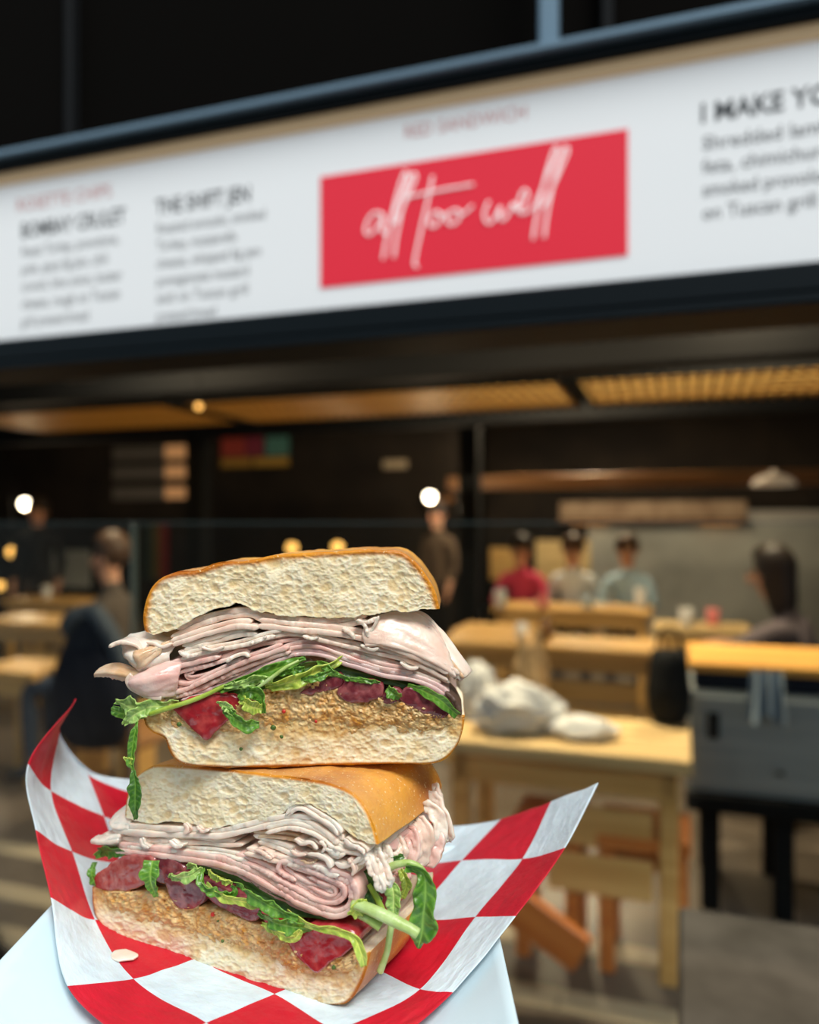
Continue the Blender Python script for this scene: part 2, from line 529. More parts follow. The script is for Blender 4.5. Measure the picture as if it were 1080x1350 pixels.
# ---- lamps
bulbw = mat('warm_white_bulb', (1, 0.9, 0.7), 0.4, emit=14.0, emitcol=(1.0, 0.86, 0.62))
bulba = mat('amber_bulb', (1, 0.6, 0.2), 0.4, emit=2.4, emitcol=(1.0, 0.50, 0.11))
def pendant(px, py, Y, r, bm, lab, zc=3.2, energy=0, shade=True):
    s, d = at_Y(px, Y)
    z = float(P(px, py, Y)[2])
    t = thing('pendant_lamp', lab, 'lamp', S(s, d, z), ROT, 'hanging lamps of the hall')
    MB().sphere((0, 0, 0), r).build('bulb', bm, t, True)
    MB().tube([(0, 0, r * 0.9), (0, 0, zc - z)], 0.004, 6).build('cord', M['black'], t)
    MB().lathe([(r * 0.45, r * 0.80), (r * 0.5, r * 1.0), (r * 0.4, r * 1.9), (0.008, r * 2.1)], 14).build('socket', M['black'], t, True)
    if energy:
        ld = bpy.data.lights.new('lamp_light', 'POINT'); ld.energy = energy; ld.color = (1, 0.78, 0.5); ld.shadow_soft_size = r
        lo = bpy.data.objects.new('lamp_light', ld); C.objects.link(lo); lo.parent = t; lo.location = (0, 0, -r * 1.3)
    return t
pendant(33, 664, 8.9, 0.055, bulbw, 'bright white hanging bulb beside the standing figure in black', energy=28)
pendant(567, 655, 7.6, 0.050, bulbw, 'bright white hanging bulb beside the standing figure in tan', energy=28)
pendant(16, 728, 9.0, 0.06, bulba, 'amber hanging bulb below the bright white one by the standing figure')
pendant(0, 772, 9.3, 0.05, bulba, 'lowest amber hanging bulb above the far wooden table')
pendant(385, 722, 8.7, 0.06, bulba, 'amber hanging bulb, one of a close pair before the dark wall')
pendant(445, 721, 8.7, 0.06, bulba, 'amber hanging bulb, one of a close pair before the dark wall')
pendant(262, 536, 4.6, 0.018, bulba, 'tiny amber bulb hanging in front of the louvred ceiling lights', zc=3.2)
# wide dome lamp
s, d = at_Y(1020, 6.5)
dome = thing('dome_lamp', 'wide pale dome lamp hanging above the grey plaster wall', 'lamp', S(s, d, 1.81), ROT)
MB().lathe([(0.17, 0.0), (0.175, 0.01), (0.15, 0.05), (0.09, 0.085), (0.03, 0.10), (0.02, 0.13)], 24).build('shade', mat('dome_enamel', (0.55, 0.50, 0.42), 0.4, emit=0.12, emitcol=(1, .8, .55)), dome, True)
MB().tube([(0, 0, 0.12), (0, 0, 1.42)], 0.006, 6).build('cord', M['black'], dome)
# unseen downlights and housings added above the tables to brighten the hall
for k, (px, Y) in enumerate(((640, 3.3), (150, 5.0), (720, 5.6), (1000, 4.2), (760, 8.0))):
    s, d = at_Y(px, Y)
    t = thing('added_downlight', 'added unseen black ceiling downlight above ' + ('the pale wooden table', 'the seated diner in brown', 'the oak table behind the pale one', 'the steel prep unit', 'the far oak table')[k], 'light', S(s, d, 3.2), ROT, 'downlights added to the hall ceiling')
    MB().lathe([(0.09, -0.05), (0.10, -0.04), (0.10, 0.0)], 20).build('housing', M['black'], t, True)
    ld = bpy.data.lights.new('downlight', 'AREA'); ld.shape = 'DISK'; ld.size = 0.17
    ld.energy = (120, 65, 130, 70, 110)[k]; ld.color = (1.0, 0.78, 0.50)
    lo = bpy.data.objects.new('downlight', ld); C.objects.link(lo); lo.parent = t; lo.location = (0, 0, -0.06)

# ---- glass guard
sj, _ = on_d(175, 700, 0.0)
for k, (a, b, lab) in enumerate(((-3.2, sj - 0.004, 'clear glass guard pane in front of the diner in brown'), (sj + 0.004, 1.9, 'wide clear glass guard pane under the menu sign'))):
    g = thing('glass_guard', lab, 'glass', S(a, 0, 0), ROT, 'glass guard panes')
    L = b - a
    V = [(0, 0, .04), (L, 0, .04), (L, 0, 1.5), (0, 0, 1.5), (0, .01, .04), (L, .01, .04), (L, .01, 1.5), (0, .01, 1.5)]
    mesh_obj('pane', V, [(0, 1, 2, 3), (5, 4, 7, 6)], M['glass'], g, smooth=False)
    MB().box(0, L, 0.0005, 0.0095, 1.5, 1.502, 0.0008).box(0, 0.003, .0005, .0095, .04, 1.5, .0008).box(L - .003, L, .0005, .0095, .04, 1.5, .0008).build('polished_edge', M['glass_edge'], g)
    MB().box(0, L, -0.02, 0.03, 0, 0.05).build('base_channel', M['steel'], g)

# ---- stone counter at the right
sj2 = 0.556
cnt = thing('stone_counter', 'speckled grey stone counter with a square end, in front of the glass', 'counter', S(sj2, -1.0, 0), ROT)
MB().box(0, 1.6, 0, 0.575, 0.90, 0.95).build('stone_top', M['granite'], cnt)
MB().box(0.05, 1.6, 0.05, 0.53, 0, 0.90).build('base_panel', M['dark_panel'], cnt)

# ---- tables, stools
def table(px0, px1, Y, h, depth, m, label, legs=True, shelf=False, top=0.05, group='wooden tables of the hall', cat='table', name='wooden_table', drawers=0, n=4, zt=None):
    s0, d0 = at_Y(px0, Y); s1, d1 = at_Y(px1, Y)
    d = (d0 + d1) / 2
    L = s1 - s0
    t = thing(name, label, cat, S(s0, d, 0), ROT, group)
    for i in range(n):
        MB().box(0, L, i * depth / n, (i + 1) * depth / n - 0.004, h - top, h).build('plank', m, t)
    MB().box(0.05, L - 0.05, 0.04, 0.06, h - top - 0.10, h - top).box(0.05, L - 0.05, depth - 0.06, depth - 0.04, h - top - 0.10, h - top).build('apron', M['wood'], t)
    for lx in (0.04, L - 0.10):
        for ly in (0.04, depth - 0.10):
            MB().box(lx, lx + 0.06, ly, ly + 0.06, 0, h - top).build('leg', M['wood'], t)
    for i in range(drawers):
        zz = h - top - 0.12 - 0.16 * (i + 1)
        MB().box(L * 0.45, L - 0.12, 0.05, 0.07, zz, zz + 0.13).build('slat_board', M['wood'], t)
    return t
table(560, 912, 2.62, 0.75, 0.50, M['wood_pale'], 'pale wooden table with crumpled white paper on it', n=5, drawers=2)
table(560, 872, 4.75, 0.76, 0.55, M['wood'], 'oak table standing behind the pale one, two slats under its top', n=3, drawers=2)
table(640, 860, 6.6, 0.78, 0.6, M['wood'], 'oak table where the guests in pink, white and blue sit', n=3)
table(590, 700, 5.7, 0.72, 0.5, M['wood'], 'small oak table beside the guest in pink', n=3)
table(860, 990, 5.4, 0.78, 0.4, M['wood_pale'], 'pale table by the plaster wall with cups on it', n=3)
table(-60, 108, 5.6, 0.80, 0.5, M['wood'], 'oak table with an open frame beside the navy coat', n=3, drawers=2)
table(-60, 58, 4.5, 0.66, 0.4, M['wood'], 'low oak bench table in front of the open framed one', n=3)
table(-20, 120, 7.4, 0.78, 0.5, M['wood'], 'far oak table below the standing figure with the pale apron', n=3)
table(180, 290, 5.6, 0.78, 0.5, M['wood_dark'], 'dark oak table behind the seated diner in brown', n=3)

def stool(px, Y, w, h, m, label):
    s, d = at_Y(px, Y)
    t = thing('wooden_stool', label, 'stool', S(s, d, 0), ROT, 'low stools')
    for i in range(3):
        MB().box(-w / 2, w / 2, -w / 2 + i * w / 3, -w / 2 + (i + 1) * w / 3 - 0.004, h - 0.05, h).build('seat_board', m, t)
    for sx in (-1, 1):
        for sy in (-1, 1):
            x, y = sx * (w / 2 - 0.035), sy * (w / 2 - 0.035)
            MB().box(x - 0.025, x + 0.025, y - 0.025, y + 0.025, 0, h - 0.05).build('leg', m, t)
    MB().box(-w / 2 + 0.03, w / 2 - 0.03, -w / 2 + 0.03, -w / 2 + 0.05, h - 0.12, h - 0.05).build('rail', m, t)
    return t
stool(850, 2.72, 0.30, 0.47, M['wood_red'], 'orange stained stool closest to the steel prep unit')
stool(728, 2.80, 0.24, 0.49, M['wood_red'], 'orange stained stool tucked under the pale table')
# slanted board leaning under the table
s, d = at_Y(640, 2.5)
o = sobj('leaning_plank', MB().box(-0.35, 0.35, -0.02, 0.02, -0.06, 0.06), M['wood_red'], s, d, 0.36)
o.rotation_euler = (0, math.radians(30), ROT)
tag(o, 'orange plank leaning under the pale wooden table', 'plank')

# ---- steel prep unit with a wooden board
s0, d0 = at_Y(908, 3.05)
unit = thing('steel_prep_unit', 'steel prep unit with black feet under an orange wooden board', 'kitchen unit', S(s0, d0, 0), ROT)
MB().box(0, 1.3, 0, 0.55, 0.47, 0.86).build('body', M['steel'], unit)
MB().box(-0.01, 1.31, -0.03, 0.55, 0.40, 0.47).build('plinth', M['black'], unit)
MB().box(0.02, 1.28, 0.02, 0.53, 0.86, 0.93).build('dark_band', M['navy'], unit)
for i in range(3):
    MB().box(0.0, 1.3, i * 0.18, i * 0.18 + 0.177, 0.93, 0.965).build('board_plank', mat('orange_oak', (0.62, 0.30, 0.06), 0.4, col2=(0.75, 0.42, 0.11), nscale=3, stretch=(0.6, 9, 9)), unit)
dr = MB().box(0.03, 0.52, -0.012, 0.0, 0.50, 0.84).build('door', M['steel'], unit)
MB().box(0.07, 0.11, -0.022, -0.012, 0.68, 0.78).build('handle', M['black'], dr)
dr2 = MB().box(0.55, 1.25, -0.012, 0.0, 0.50, 0.84).build('door', M['steel'], unit)
MB().lathe([(0.012, 0), (0.014, 0.006), (0.006, 0.012)], 12, (0.32, -0.03, 0.57)).build('knob', M['black'], dr)
MB().box(0.56, 0.62, -0.016, -0.012, 0.76, 0.80).build('yellow_sticker', mat('yellow_print', (0.6, 0.45, 0.02), 0.5), dr2)
for lx in (0.08, 0.34, 0.75, 1.2):
    for ly in (0.06, 0.47):
        MB().box(lx - 0.035, lx + 0.035, ly - 0.035, ly + 0.035, 0.0, 0.40).build('foot', M['black'], unit)
# cloth hanging from the board
def drape(name, px, py, Y, wd, ht, m, label, cat):
    s, d = at_Y(px, Y)
    t = []
    n, k = 22, 18
    V, F = [], []
    for i in range(n + 1):
        for j in range(k + 1):
            a, b = i / n, j / k
            x = (a - 0.5) * wd * (1 + 0.18 * b)
            y = 0.018 * math.sin(a * 17 + 0.6 * b) * (0.4 + b) - 0.02
            z = -b * ht * (0.9 + 0.1 * math.sin(a * 9))
            V.append((x, y, z))
    N1 = len(V)
    V += [(x, y + 0.006, z) for x, y, z in V]
    q = lambda i, j: i * (k + 1) + j
    for i in range(n):
        for j in range(k):
            F.append((q(i, j), q(i + 1, j), q(i + 1, j + 1), q(i, j + 1)))
            F.append(tuple(N1 + e for e in (q(i, j), q(i, j + 1), q(i + 1, j + 1), q(i + 1, j))))
    o = mesh_obj(name, V, F, m)
    o.location = Vector(S(s, d, float(P(px, py, Y)[2])))
    o.rotation_euler = (0, 0, ROT)
    return tag(o, label, cat)
drape('hanging_cloth', 1010, 884, 2.93, 0.11, 0.20, cloth('pale_blue_cloth', (0.25, 0.33, 0.42)), 'pale blue cloth hanging over the front of the steel prep unit', 'cloth')

# ---- black bin and things on the tables
s0, d0 = at_Y(882, 2.96)
bn = thing('black_bag', 'rounded black bag standing on the end of the pale wooden table', 'bag', S(s0, d0, 0.75), ROT)
MB().lathe([(0.03, 0.0), (0.055, 0.006), (0.075, 0.04), (0.08, 0.12), (0.07, 0.22), (0.062, 0.27), (0.055, 0.272)], 24).build('body', M['black'], bn, True)
MB().tube(catmull([(-0.045, 0, 0.26), (-0.035, 0, 0.33), (0, 0, 0.36), (0.035, 0, 0.33), (0.045, 0, 0.26)], 24), 0.006, 8).build('handle', M['dark_panel'], bn, True)

def crumple(name, px, py, Y, r, sc, m, label, cat, seed):
    mb = MB().sphere((0, 0, 0), 1.0, 26)
    v = np.array(mb.v)
    f = fbm(v[:, 0] * 2.2 + 9, v[:, 1] * 2.2 + seed, v[:, 2] * 2.2, seed, 3)
    ridg = np.abs(vnoise(v[:, 0] * 3 + seed, v[:, 1] * 3, v[:, 2] * 3, seed + 5) - 0.5)
    v = v * (0.55 + 0.7 * f + 0.35 * ridg)[:, None]
    v *= np.array(sc) * r
    v[:, 2] = np.maximum(v[:, 2] - v[:, 2].min() * 0.6, 0)
    p = P(px, py, Y)
    o = mesh_obj(name, v, mb.f, m, smooth=False)
    o.location = Vector(p)
    return tag(o, label, cat, 'crumpled papers on the pale table')
pz = lambda Y, z: HY + (EYE - z) * FPX / Y
crumple('crumpled_paper', 680, pz(2.85, .752), 2.85, 0.13, (1.3, 0.8, 0.8), M['whitecloth'], 'large crumpled white paper heap on the pale table', 'paper', 3)
crumple('crumpled_paper', 768, pz(2.76, .752), 2.76, 0.10, (1.2, 0.8, 0.45), M['whitecloth'], 'flat white crumpled napkin towards the table end', 'napkin', 8)
crumple('crumpled_paper', 632, pz(3.06, .752), 3.06, 0.09, (0.8, 0.7, 1.5), M['whitecloth'], 'upright crumpled white bag behind the paper heap', 'bag', 12)
crumple('paper_bag', 700, pz(3.06, .752), 3.06, 0.10, (0.7, 0.6, 1.9), mat('kraft', (0.42, 0.28, 0.14), 0.8), 'tan crumpled paper bag behind the white heap', 'bag', 15)

def cup(px, Y, z, r, h, m, label, cat='cup', lid=None):
    s, d = at_Y(px, Y)
    t = thing('drinking_cup', label, cat, S(s, d, z), ROT, 'cups and bottles on the tables')
    MB().lathe([(r * 0.75, 0), (r * 0.8, 0.004), (r, h), (r * 0.92, h), (r * 0.72, 0.01)], 16).build('wall', m, t, True)
    if lid:
        MB().lathe([(r * 1.06, h), (r * 1.06, h + 0.012), (r * 0.9, h + 0.02)], 16).build('lid', lid, t, True)
    return t
cw = mat('white_cup', (0.7, 0.7, 0.7), 0.5); cp = mat('pink_plastic', (0.7, 0.2, 0.2), 0.5); cb = mat('pale_blue_cup', (0.4, 0.5, 0.6), 0.4)
cup(660, 6.75, 0.782, 0.05, 0.13, cw, 'white cup on the far oak table near the guest in pink', lid=cb)
cup(716, 6.7, 0.782, 0.05, 0.10, cp, 'pink cup on the far oak table')
cup(845, 6.75, 0.782, 0.05, 0.14, cw, 'white lidded cup on the end of the far oak table', lid=cw)
cup(775, 6.7, 0.782, 0.05, 0.10, cb, 'pale blue cup on the far oak table')
cup(905, 5.55, 0.782, 0.05, 0.12, cw, 'white cup on the pale table by the plaster wall')
cup(940, 5.6, 0.782, 0.045, 0.11, cp, 'pink cup on the pale table by the plaster wall')
cup(688, 4.95, 0.762, 0.04, 0.11, cw, 'white cup on the oak table behind the pale one')
cup(720, 4.98, 0.762, 0.04, 0.14, mat('amber_bottle', (0.15, 0.07, 0.02), 0.2), 'brown bottle shaped cup on the oak table behind the pale one')
cup(62, 7.55, 0.782, 0.045, 0.12, cw, 'white cup on the far oak table below the standing figure')

# ---- boards and shelves on the dark walls
def board(px0, py0, px1, py1, d0, m, name, label, cat, th=0.03, frame=True):
    d0 = d0 - th - 0.012
    p0, p1 = on_d(px0, py0, d0), on_d(px1, py1, d0)
    t = thing(name, label, cat, S(0, d0, 0), ROT)
    MB().box(p0[0], p1[0], 0, th, p1[1], p0[1]).build('panel', m, t)
    if frame:
        e = 0.02
        MB().box(p0[0] - e, p1[0] + e, 0.002, th + .01, p0[1], p0[1] + e).box(p0[0] - e, p1[0] + e, 0.002, th + .01, p1[1] - e, p1[1]).build('frame', M['black'], t)
    return t, d0, p0, p1
for k, y0 in enumerate((589, 615, 642)):
    t, d0, p0, p1 = board(148, y0, 252, y0 + 16, 7.2, mat('dim_menu_print', (0.10, 0.09, 0.08), 0.6), 'menu_strip',
          ['top dim grey menu strip with an amber end', 'middle dim grey menu strip with an amber end', 'lowest dim grey menu strip with an amber end'][k] + ', on the dark wall', 'menu board')
    t['group'] = 'menu strips on the dark wall'
    L = p1[0] - p0[0]
    MB().box(p0[0] + L * .68, p1[0] - 0.03, -0.008, 0.0, p1[1] + .01, p0[1] - .01, .002).build('lit_end', mat('lit_end', (0.5, 0.25, 0.1), 0.6, emit=0.22, emitcol=(1, .5, .2)), t)
t, d0, p0, p1 = board(292, 577, 384, 614, 7.2, M['black'], 'colour_poster', 'dark poster of red, wine, teal and yellow colour blocks', 'poster')
L = p1[0] - p0[0]; H = p0[1] - p1[1]
for (a, b, c, e, col) in ((0, .36, .35, 1, (.20, .02, .01)), (.36, .62, .35, 1, (.12, .01, .02)), (.64, .98, .35, 1, (.04, .11, .08)), (0, .45, 0, .32, (.22, .11, .01)), (.47, .98, 0, .32, (.24, .13, .015))):
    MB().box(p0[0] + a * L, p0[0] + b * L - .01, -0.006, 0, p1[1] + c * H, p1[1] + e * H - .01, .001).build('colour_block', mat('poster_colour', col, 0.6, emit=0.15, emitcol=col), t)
t, d0, p0, p1 = board(192, 690, 222, 765, 7.2, M['black'], 'striped_banner', 'tall hanging banner with green, ochre and red vertical stripes', 'banner', frame=False)
L = p1[0] - p0[0]
for a, col in ((0, (.01, .03, .02)), (.34, (.10, .06, .01)), (.67, (.16, .008, .008))):
    MB().box(p0[0] + a * L, p0[0] + (a + .32) * L, -0.008, 0, p1[1], p0[1], .001).build('stripe', mat('banner_colour', col, 0.8), t)
board(706, 712, 778, 770, 9.0, M['wood_pale'], 'wooden_board', 'upright yellow wooden board behind the seated guests', 'board')
board(646, 722, 690, 765, 9.0, M['wood'], 'wooden_board', 'smaller brown wooden board behind the guest in pink', 'board')
board(68, 725, 118, 775, 7.2, M['concrete'], 'grey_notice_board', 'grey notice board behind the seated diner in brown', 'board')
t, d0, p0, p1 = board(738, 662, 985, 684, 8.99, mat('shelf_print', (0.20, 0.13, 0.08), 0.6, col2=(0.36, 0.27, 0.18), nscale=5), 'wall_shelf', 'long shelf box with brown fronts high on the plaster wall', 'shelf')
MB().box(p0[0], p1[0], -0.12, 0.0, p1[1] - 0.05, p1[1] - 0.02).build('shelf_board', M['wood_dark'], t)
for a in (0.17, 0.86):
    MB().box(p0[0] + a * (p1[0] - p0[0]) - .22, p0[0] + a * (p1[0] - p0[0]) + .22, -0.10, -0.02, p1[1] - 0.062, p1[1] - 0.051, .002).build('strip_lamp', mat('strip_glow', (0.8, 0.4, 0.1), 0.5, emit=0.9, emitcol=(1, .42, .12)), t)
board(560, 655, 598, 662, 7.2, M['wood_dark'], 'narrow_shelf', 'narrow dark shelf behind the standing figure by the bulb', 'shelf')
board(84, 487, 128, 499, 2.0, mat('grey_plate', (0.12, 0.11, 0.10), 0.6, emit=0.02), 'small_wall_plate', 'small grey plate fixed to the dark beam under the sign', 'plate', frame=False)
board(505, 607, 536, 617, 7.2, mat('pale_plate', (0.35, 0.28, 0.18), 0.6, emit=0.06), 'small_lit_plate', 'small pale plate high on the dark wall beside the colour poster', 'plate', frame=False)

# ---- navy coat over a chair
s0, d0 = at_Y(124, 3.7)
ch = thing('dining_chair', 'dark chair carrying the navy coat', 'chair', S(s0, d0, 0), ROT)
MB().box(-0.2, 0.2, 0.06, 0.46, 0.43, 0.47).build('seat', M['wood_dark'], ch)
MB().box(-0.19, 0.19, 0.03, 0.06, 0.62, 0.93).build('backrest', M['wood_dark'], ch)
for sx in (-0.18, 0.15):
    MB().box(sx, sx + 0.03, 0.03, 0.06, 0, 0.93).build('leg', M['wood_dark'], ch)
    MB().box(sx, sx + 0.03, 0.42, 0.45, 0, 0.43).build('leg', M['wood_dark'], ch)
mb = MB().sphere((0, 0, 0), 1.0, 30)
v = np.array(mb.v)
prof = 0.135 + 0.085 * sstep(1.0, -0.2, v[:, 2])
rad = np.sqrt(np.maximum(1e-6, v[:, 0] ** 2 + v[:, 1] ** 2))
ang = np.arctan2(v[:, 1], v[:, 0])
k = (rad ** 0.45) * prof * (1 + 0.05 * np.sin(ang * 7 + 3 * v[:, 2]) + 0.12 * (fbm(v[:, 0] * 3, v[:, 1] * 3, v[:, 2] * 3, 4) - 0.5))
v2 = np.stack([np.cos(ang) * k, np.sin(ang) * k * 0.62, 0.76 + v[:, 2] * 0.31], 1)
coat = thing('navy_coat', 'dark navy coat with a grey blue collar draped over the chair', 'coat', S(s0, d0, 0.0), ROT)
mesh_obj('coat_body', v2, mb.f, M['navy'], coat)
cl = cloth('grey_blue_cloth', (0.07, 0.09, 0.12))
MB().tube(catmull([(-0.14, 0.0, 0.99), (-0.09, -0.05, 1.05), (0.0, -0.02, 1.09), (0.09, -0.05, 1.05), (0.15, -0.03, 0.94), (0.17, -0.02, 0.85)], 30), 0.04, 10).build('collar', cl, coat, True)

# ---- people
sT, dT = at_Y(750, 6.6)
def behind(px, dd):
    a = (px - HX) / FPX
    return (dT + dd + O[1] * N[1]) / (a * N[0] + N[1])
def person(name, label, px, Y, pose, top, trousers, hair, yaw, group=None, seat=0.46, height=1.0, arms='table', lean=0.0, long_hair=False):
    s, d = at_Y(px, Y)
    root = thing(name, label, 'person', S(s, d, 0), yaw, group)
    E, R, T = [], [], []
    J = {}
    def j(n, x, y, z, r, tg, par=None):
        J[n] = len(R)
        R.append(((x, y, z), r, tg))
        if par is not None:
            E.append((J[par], J[n]))
    hz = seat + 0.10 if pose == 'sit' else 0.92
    ly = lambda dz: -lean * dz          # faces -y
    j('pelvis', 0, 0, hz, 0.135, 'top')
    j('waist', 0, ly(.2), hz + 0.17, 0.125, 'top', 'pelvis')
    j('chest', 0, ly(.38), hz + 0.36, 0.145, 'top', 'waist')
    j('neck0', 0, ly(.5), hz + 0.50, 0.062, 'top', 'chest')
    j('neck', 0, ly(.56) - 0.01, hz + 0.555, 0.052, 'skin', 'neck0')
    j('jaw', 0, ly(.62) - 0.035, hz + 0.615, 0.068, 'skin', 'neck')
    j('head', 0, ly(.70) - 0.025, hz + 0.70, 0.092, 'skin', 'jaw')
    j('crown', 0, ly(.77) - 0.01, hz + 0.765, 0.070, 'skin', 'head')
    for sx, L in ((-1, 'l'), (1, 'r')):
        j('sh' + L, sx * 0.17, ly(.44), hz + 0.44, 0.062, 'top', 'chest')
        if arms == 'table':
            el = (sx * 0.24, ly(.3) - 0.14, hz + 0.20); wr = (sx * 0.12, ly(.3) - 0.36, hz + 0.21); hd = (sx * 0.08, ly(.3) - 0.44, hz + 0.205)
        elif arms == 'raised':
            el = (sx * 0.30, ly(.3) - 0.20, hz + 0.34); wr = (sx * 0.10, ly(.3) - 0.36, hz + 0.30); hd = (sx * 0.05, ly(.3) - 0.43, hz + 0.31)
        else:
            el = (sx * 0.23, 0.03, hz + 0.18); wr = (sx * 0.22, -0.08, hz - 0.05); hd = (sx * 0.21, -0.10, hz - 0.13)
        j('el' + L, *el, 0.046, 'top', 'sh' + L)
        j('wr' + L, *wr, 0.030, 'skin', 'el' + L)
        j('hd' + L, *hd, 0.030, 'skin', 'wr' + L)
        dv = np.array(hd) - np.array(wr); dv /= np.linalg.norm(dv)
        side = np.cross(dv, (0, 0, 1.0)) if abs(dv[2]) < 0.9 else np.array([0, 1.0, 0])
        side /= np.linalg.norm(side)
        for q, (off, ln) in enumerate(((-0.026, 0.055), (-0.009, 0.068), (0.009, 0.062), (0.026, 0.048))):
            b0 = np.array(hd) + dv * 0.02 + side * off
            b1 = b0 + dv * ln * 0.55
            b2 = b1 + dv * ln * 0.4 - np.array([0, 0, 0.018])
            j('f%s%d' % (L, q), *b0, 0.0095, 'skin', 'hd' + L)
            j('g%s%d' % (L, q), *b1, 0.0088, 'skin', 'f%s%d' % (L, q))
            j('k%s%d' % (L, q), *b2, 0.0075, 'skin', 'g%s%d' % (L, q))
        tb = np.array(wr) * 0.4 + np.array(hd) * 0.6 - side * sx * 0.035
        j('t' + L, *tb, 0.011, 'skin', 'hd' + L)
        j('u' + L, *(tb + dv * 0.035 - side * sx * 0.012), 0.009, 'skin', 't' + L)
        if pose == 'sit':
            j('hip' + L, sx * 0.09, -0.03, hz - 0.02, 0.095, 'leg', 'pelvis')
            j('kn' + L, sx * 0.12, -0.44, hz - 0.03, 0.064, 'leg', 'hip' + L)
            j('an' + L, sx * 0.12, -0.42, 0.09, 0.043, 'leg', 'kn' + L)
            j('to' + L, sx * 0.13, -0.58, 0.04, 0.036, 'shoe', 'an' + L)
        else:
            j('hip' + L, sx * 0.09, 0, hz - 0.06, 0.095, 'leg', 'pelvis')
            j('kn' + L, sx * 0.10, -0.02 * sx, hz - 0.44, 0.062, 'leg', 'hip' + L)
            j('an' + L, sx * 0.10, 0.02, 0.09, 0.042, 'leg', 'kn' + L)
            j('to' + L, sx * 0.12, -0.15, 0.04, 0.036, 'shoe', 'an' + L)
    me = bpy.data.meshes.new('skeleton')
    me.from_pydata([r[0] for r in R], E, [])
    tmp = bpy.data.objects.new('skeleton', me)
    C.objects.link(tmp)
    tmp.modifiers.new('skin', 'SKIN')
    sl = me.skin_vertices[0].data
    for i, r in enumerate(R):
        k = r[1]
        sl[i].radius = (k, k * (0.72 if r[2] in ('top',) and k > 0.1 else 1.0))
        sl[i].use_root = (i == 0)
    sb = tmp.modifiers.new('subdivision', 'SUBSURF'); sb.levels = 1
    dg = bpy.context.evaluated_depsgraph_get()
    bm_ = bpy.data.meshes.new_from_object(tmp.evaluated_get(dg))
    bpy.data.objects.remove(tmp)
    bm_.materials.clear()
    order = {'top': 0, 'skin': 1, 'leg': 2, 'shoe': 3}
    for mm in (top, M['skin'], trousers, M['shoe']):
        bm_.materials.append(mm)
    pos = np.array([r[0] for r in R])
    n = len(bm_.polygons)
    cc = np.empty(n * 3); bm_.polygons.foreach_get('center', cc); cc = cc.reshape(-1, 3)
    # nearest bone decides the cloth
    ebest = np.full(n, 1e9); idx = np.zeros(n, np.int32)
    for a, b in E:
        pa, pb = pos[a], pos[b]
        ab = pb - pa
        tt = np.clip(((cc - pa) @ ab) / (ab @ ab), 0, 1)
        dist = np.linalg.norm(cc - (pa + tt[:, None] * ab), axis=1) / (R[a][1] * (1 - tt) + R[b][1] * tt)
        ta, tb_ = order[R[a][2]], order[R[b][2]]
        sel = dist < ebest
        ebest[sel] = dist[sel]
        lim = 0.8 if (R[a][2], R[b][2]) == ('top', 'skin') else 0.3
        idx[sel] = np.where(tt[sel] < lim, ta, tb_)
    bm_.polygons.foreach_set('material_index', idx)
    bm_.polygons.foreach_set('use_smooth', np.ones(n, bool))
    bm_.name = 'body'
    body = bpy.data.objects.new('body', bm_)
    C.objects.link(body); body.parent = root
    hc = np.array(R[J['head']][0])
    # face
    for sx in (-1, 1):
        MB().sphere((hc[0] + sx * 0.033, hc[1] - 0.083, hc[2] + 0.0), 0.012, 10).build('eye', M['eye'], root, True)
        MB().sphere((hc[0] + sx * 0.093, hc[1] + 0.01, hc[2] - 0.01), 0.026, 10, (0.35, 0.7, 1)).build('ear', M['skin'], root, True)
    MB().lathe([(0.017, -0.045), (0.020, -0.038), (0.008, 0.005)], 8, (hc[0], hc[1] - 0.092, hc[2])).build('nose', M['skin'], root, True)
    MB().sphere((hc[0], hc[1] - 0.088, hc[2] - 0.068), 0.022, 10, (1, 0.4, 0.3)).build('mouth', mat('lips', (0.45, 0.14, 0.12), 0.5), root, True)
    # hair: a shell that leaves the face free
    mb = MB().sphere((0, 0, 0), 1.0, 26)
    v = np.array(mb.v)
    fr = sstep(0.0, -0.75, v[:, 1]) * sstep(0.62, 0.25, v[:, 2])
    low = sstep(-0.2, -0.7, v[:, 2])
    k = 1.10 - 0.30 * fr - (0.0 if long_hair else 0.25) * low + 0.06 * fbm(v[:, 0] * 5, v[:, 1] * 5, v[:, 2] * 5, 3)
    hv = v * k[:, None] * np.array((0.098, 0.108, 0.115))
    if long_hair:
        hv[:, 2] -= low * 0.13 * (1 - fr); hv[:, 1] += low * 0.03
    hv += hc + np.array((0, 0.018, 0.035))
    mesh_obj('hair', hv, mb.f, hair, root)
    root.scale = (height,) * 3
    return root
brown = cloth('grey_brown_cloth', (0.085, 0.070, 0.060)); pink = cloth('pink_cloth', (0.52, 0.05, 0.11)); whitec = cloth('white_cloth', (0.62, 0.66, 0.70))
bluec = cloth('light_blue_cloth', (0.34, 0.47, 0.58)); greyp = cloth('mauve_grey_cloth', (0.11, 0.09, 0.10)); blackc = cloth('black_cloth', (0.015, 0.014, 0.014)); tanc = cloth('tan_cloth', (0.10, 0.07, 0.05))
person('person', 'seated diner in a grey brown jacket behind the navy coat', 149, 4.6, 'sit', brown, M['denim'], M['hair_brown'], ROT - math.radians(75), seat=0.50, arms='down')
person('person', 'seated person with dark hair in a mauve grey top by the steel prep unit', 1078, 3.9, 'sit', greyp, M['denim'], M['hair'], ROT - math.radians(115), arms='raised', lean=0.30, long_hair=True, seat=0.44)
person('person', 'seated guest in a pink top at the far oak table', 690, behind(690, 0.85), 'sit', pink, M['denim'], M['hair'], ROT, lean=0.15, seat=0.45)
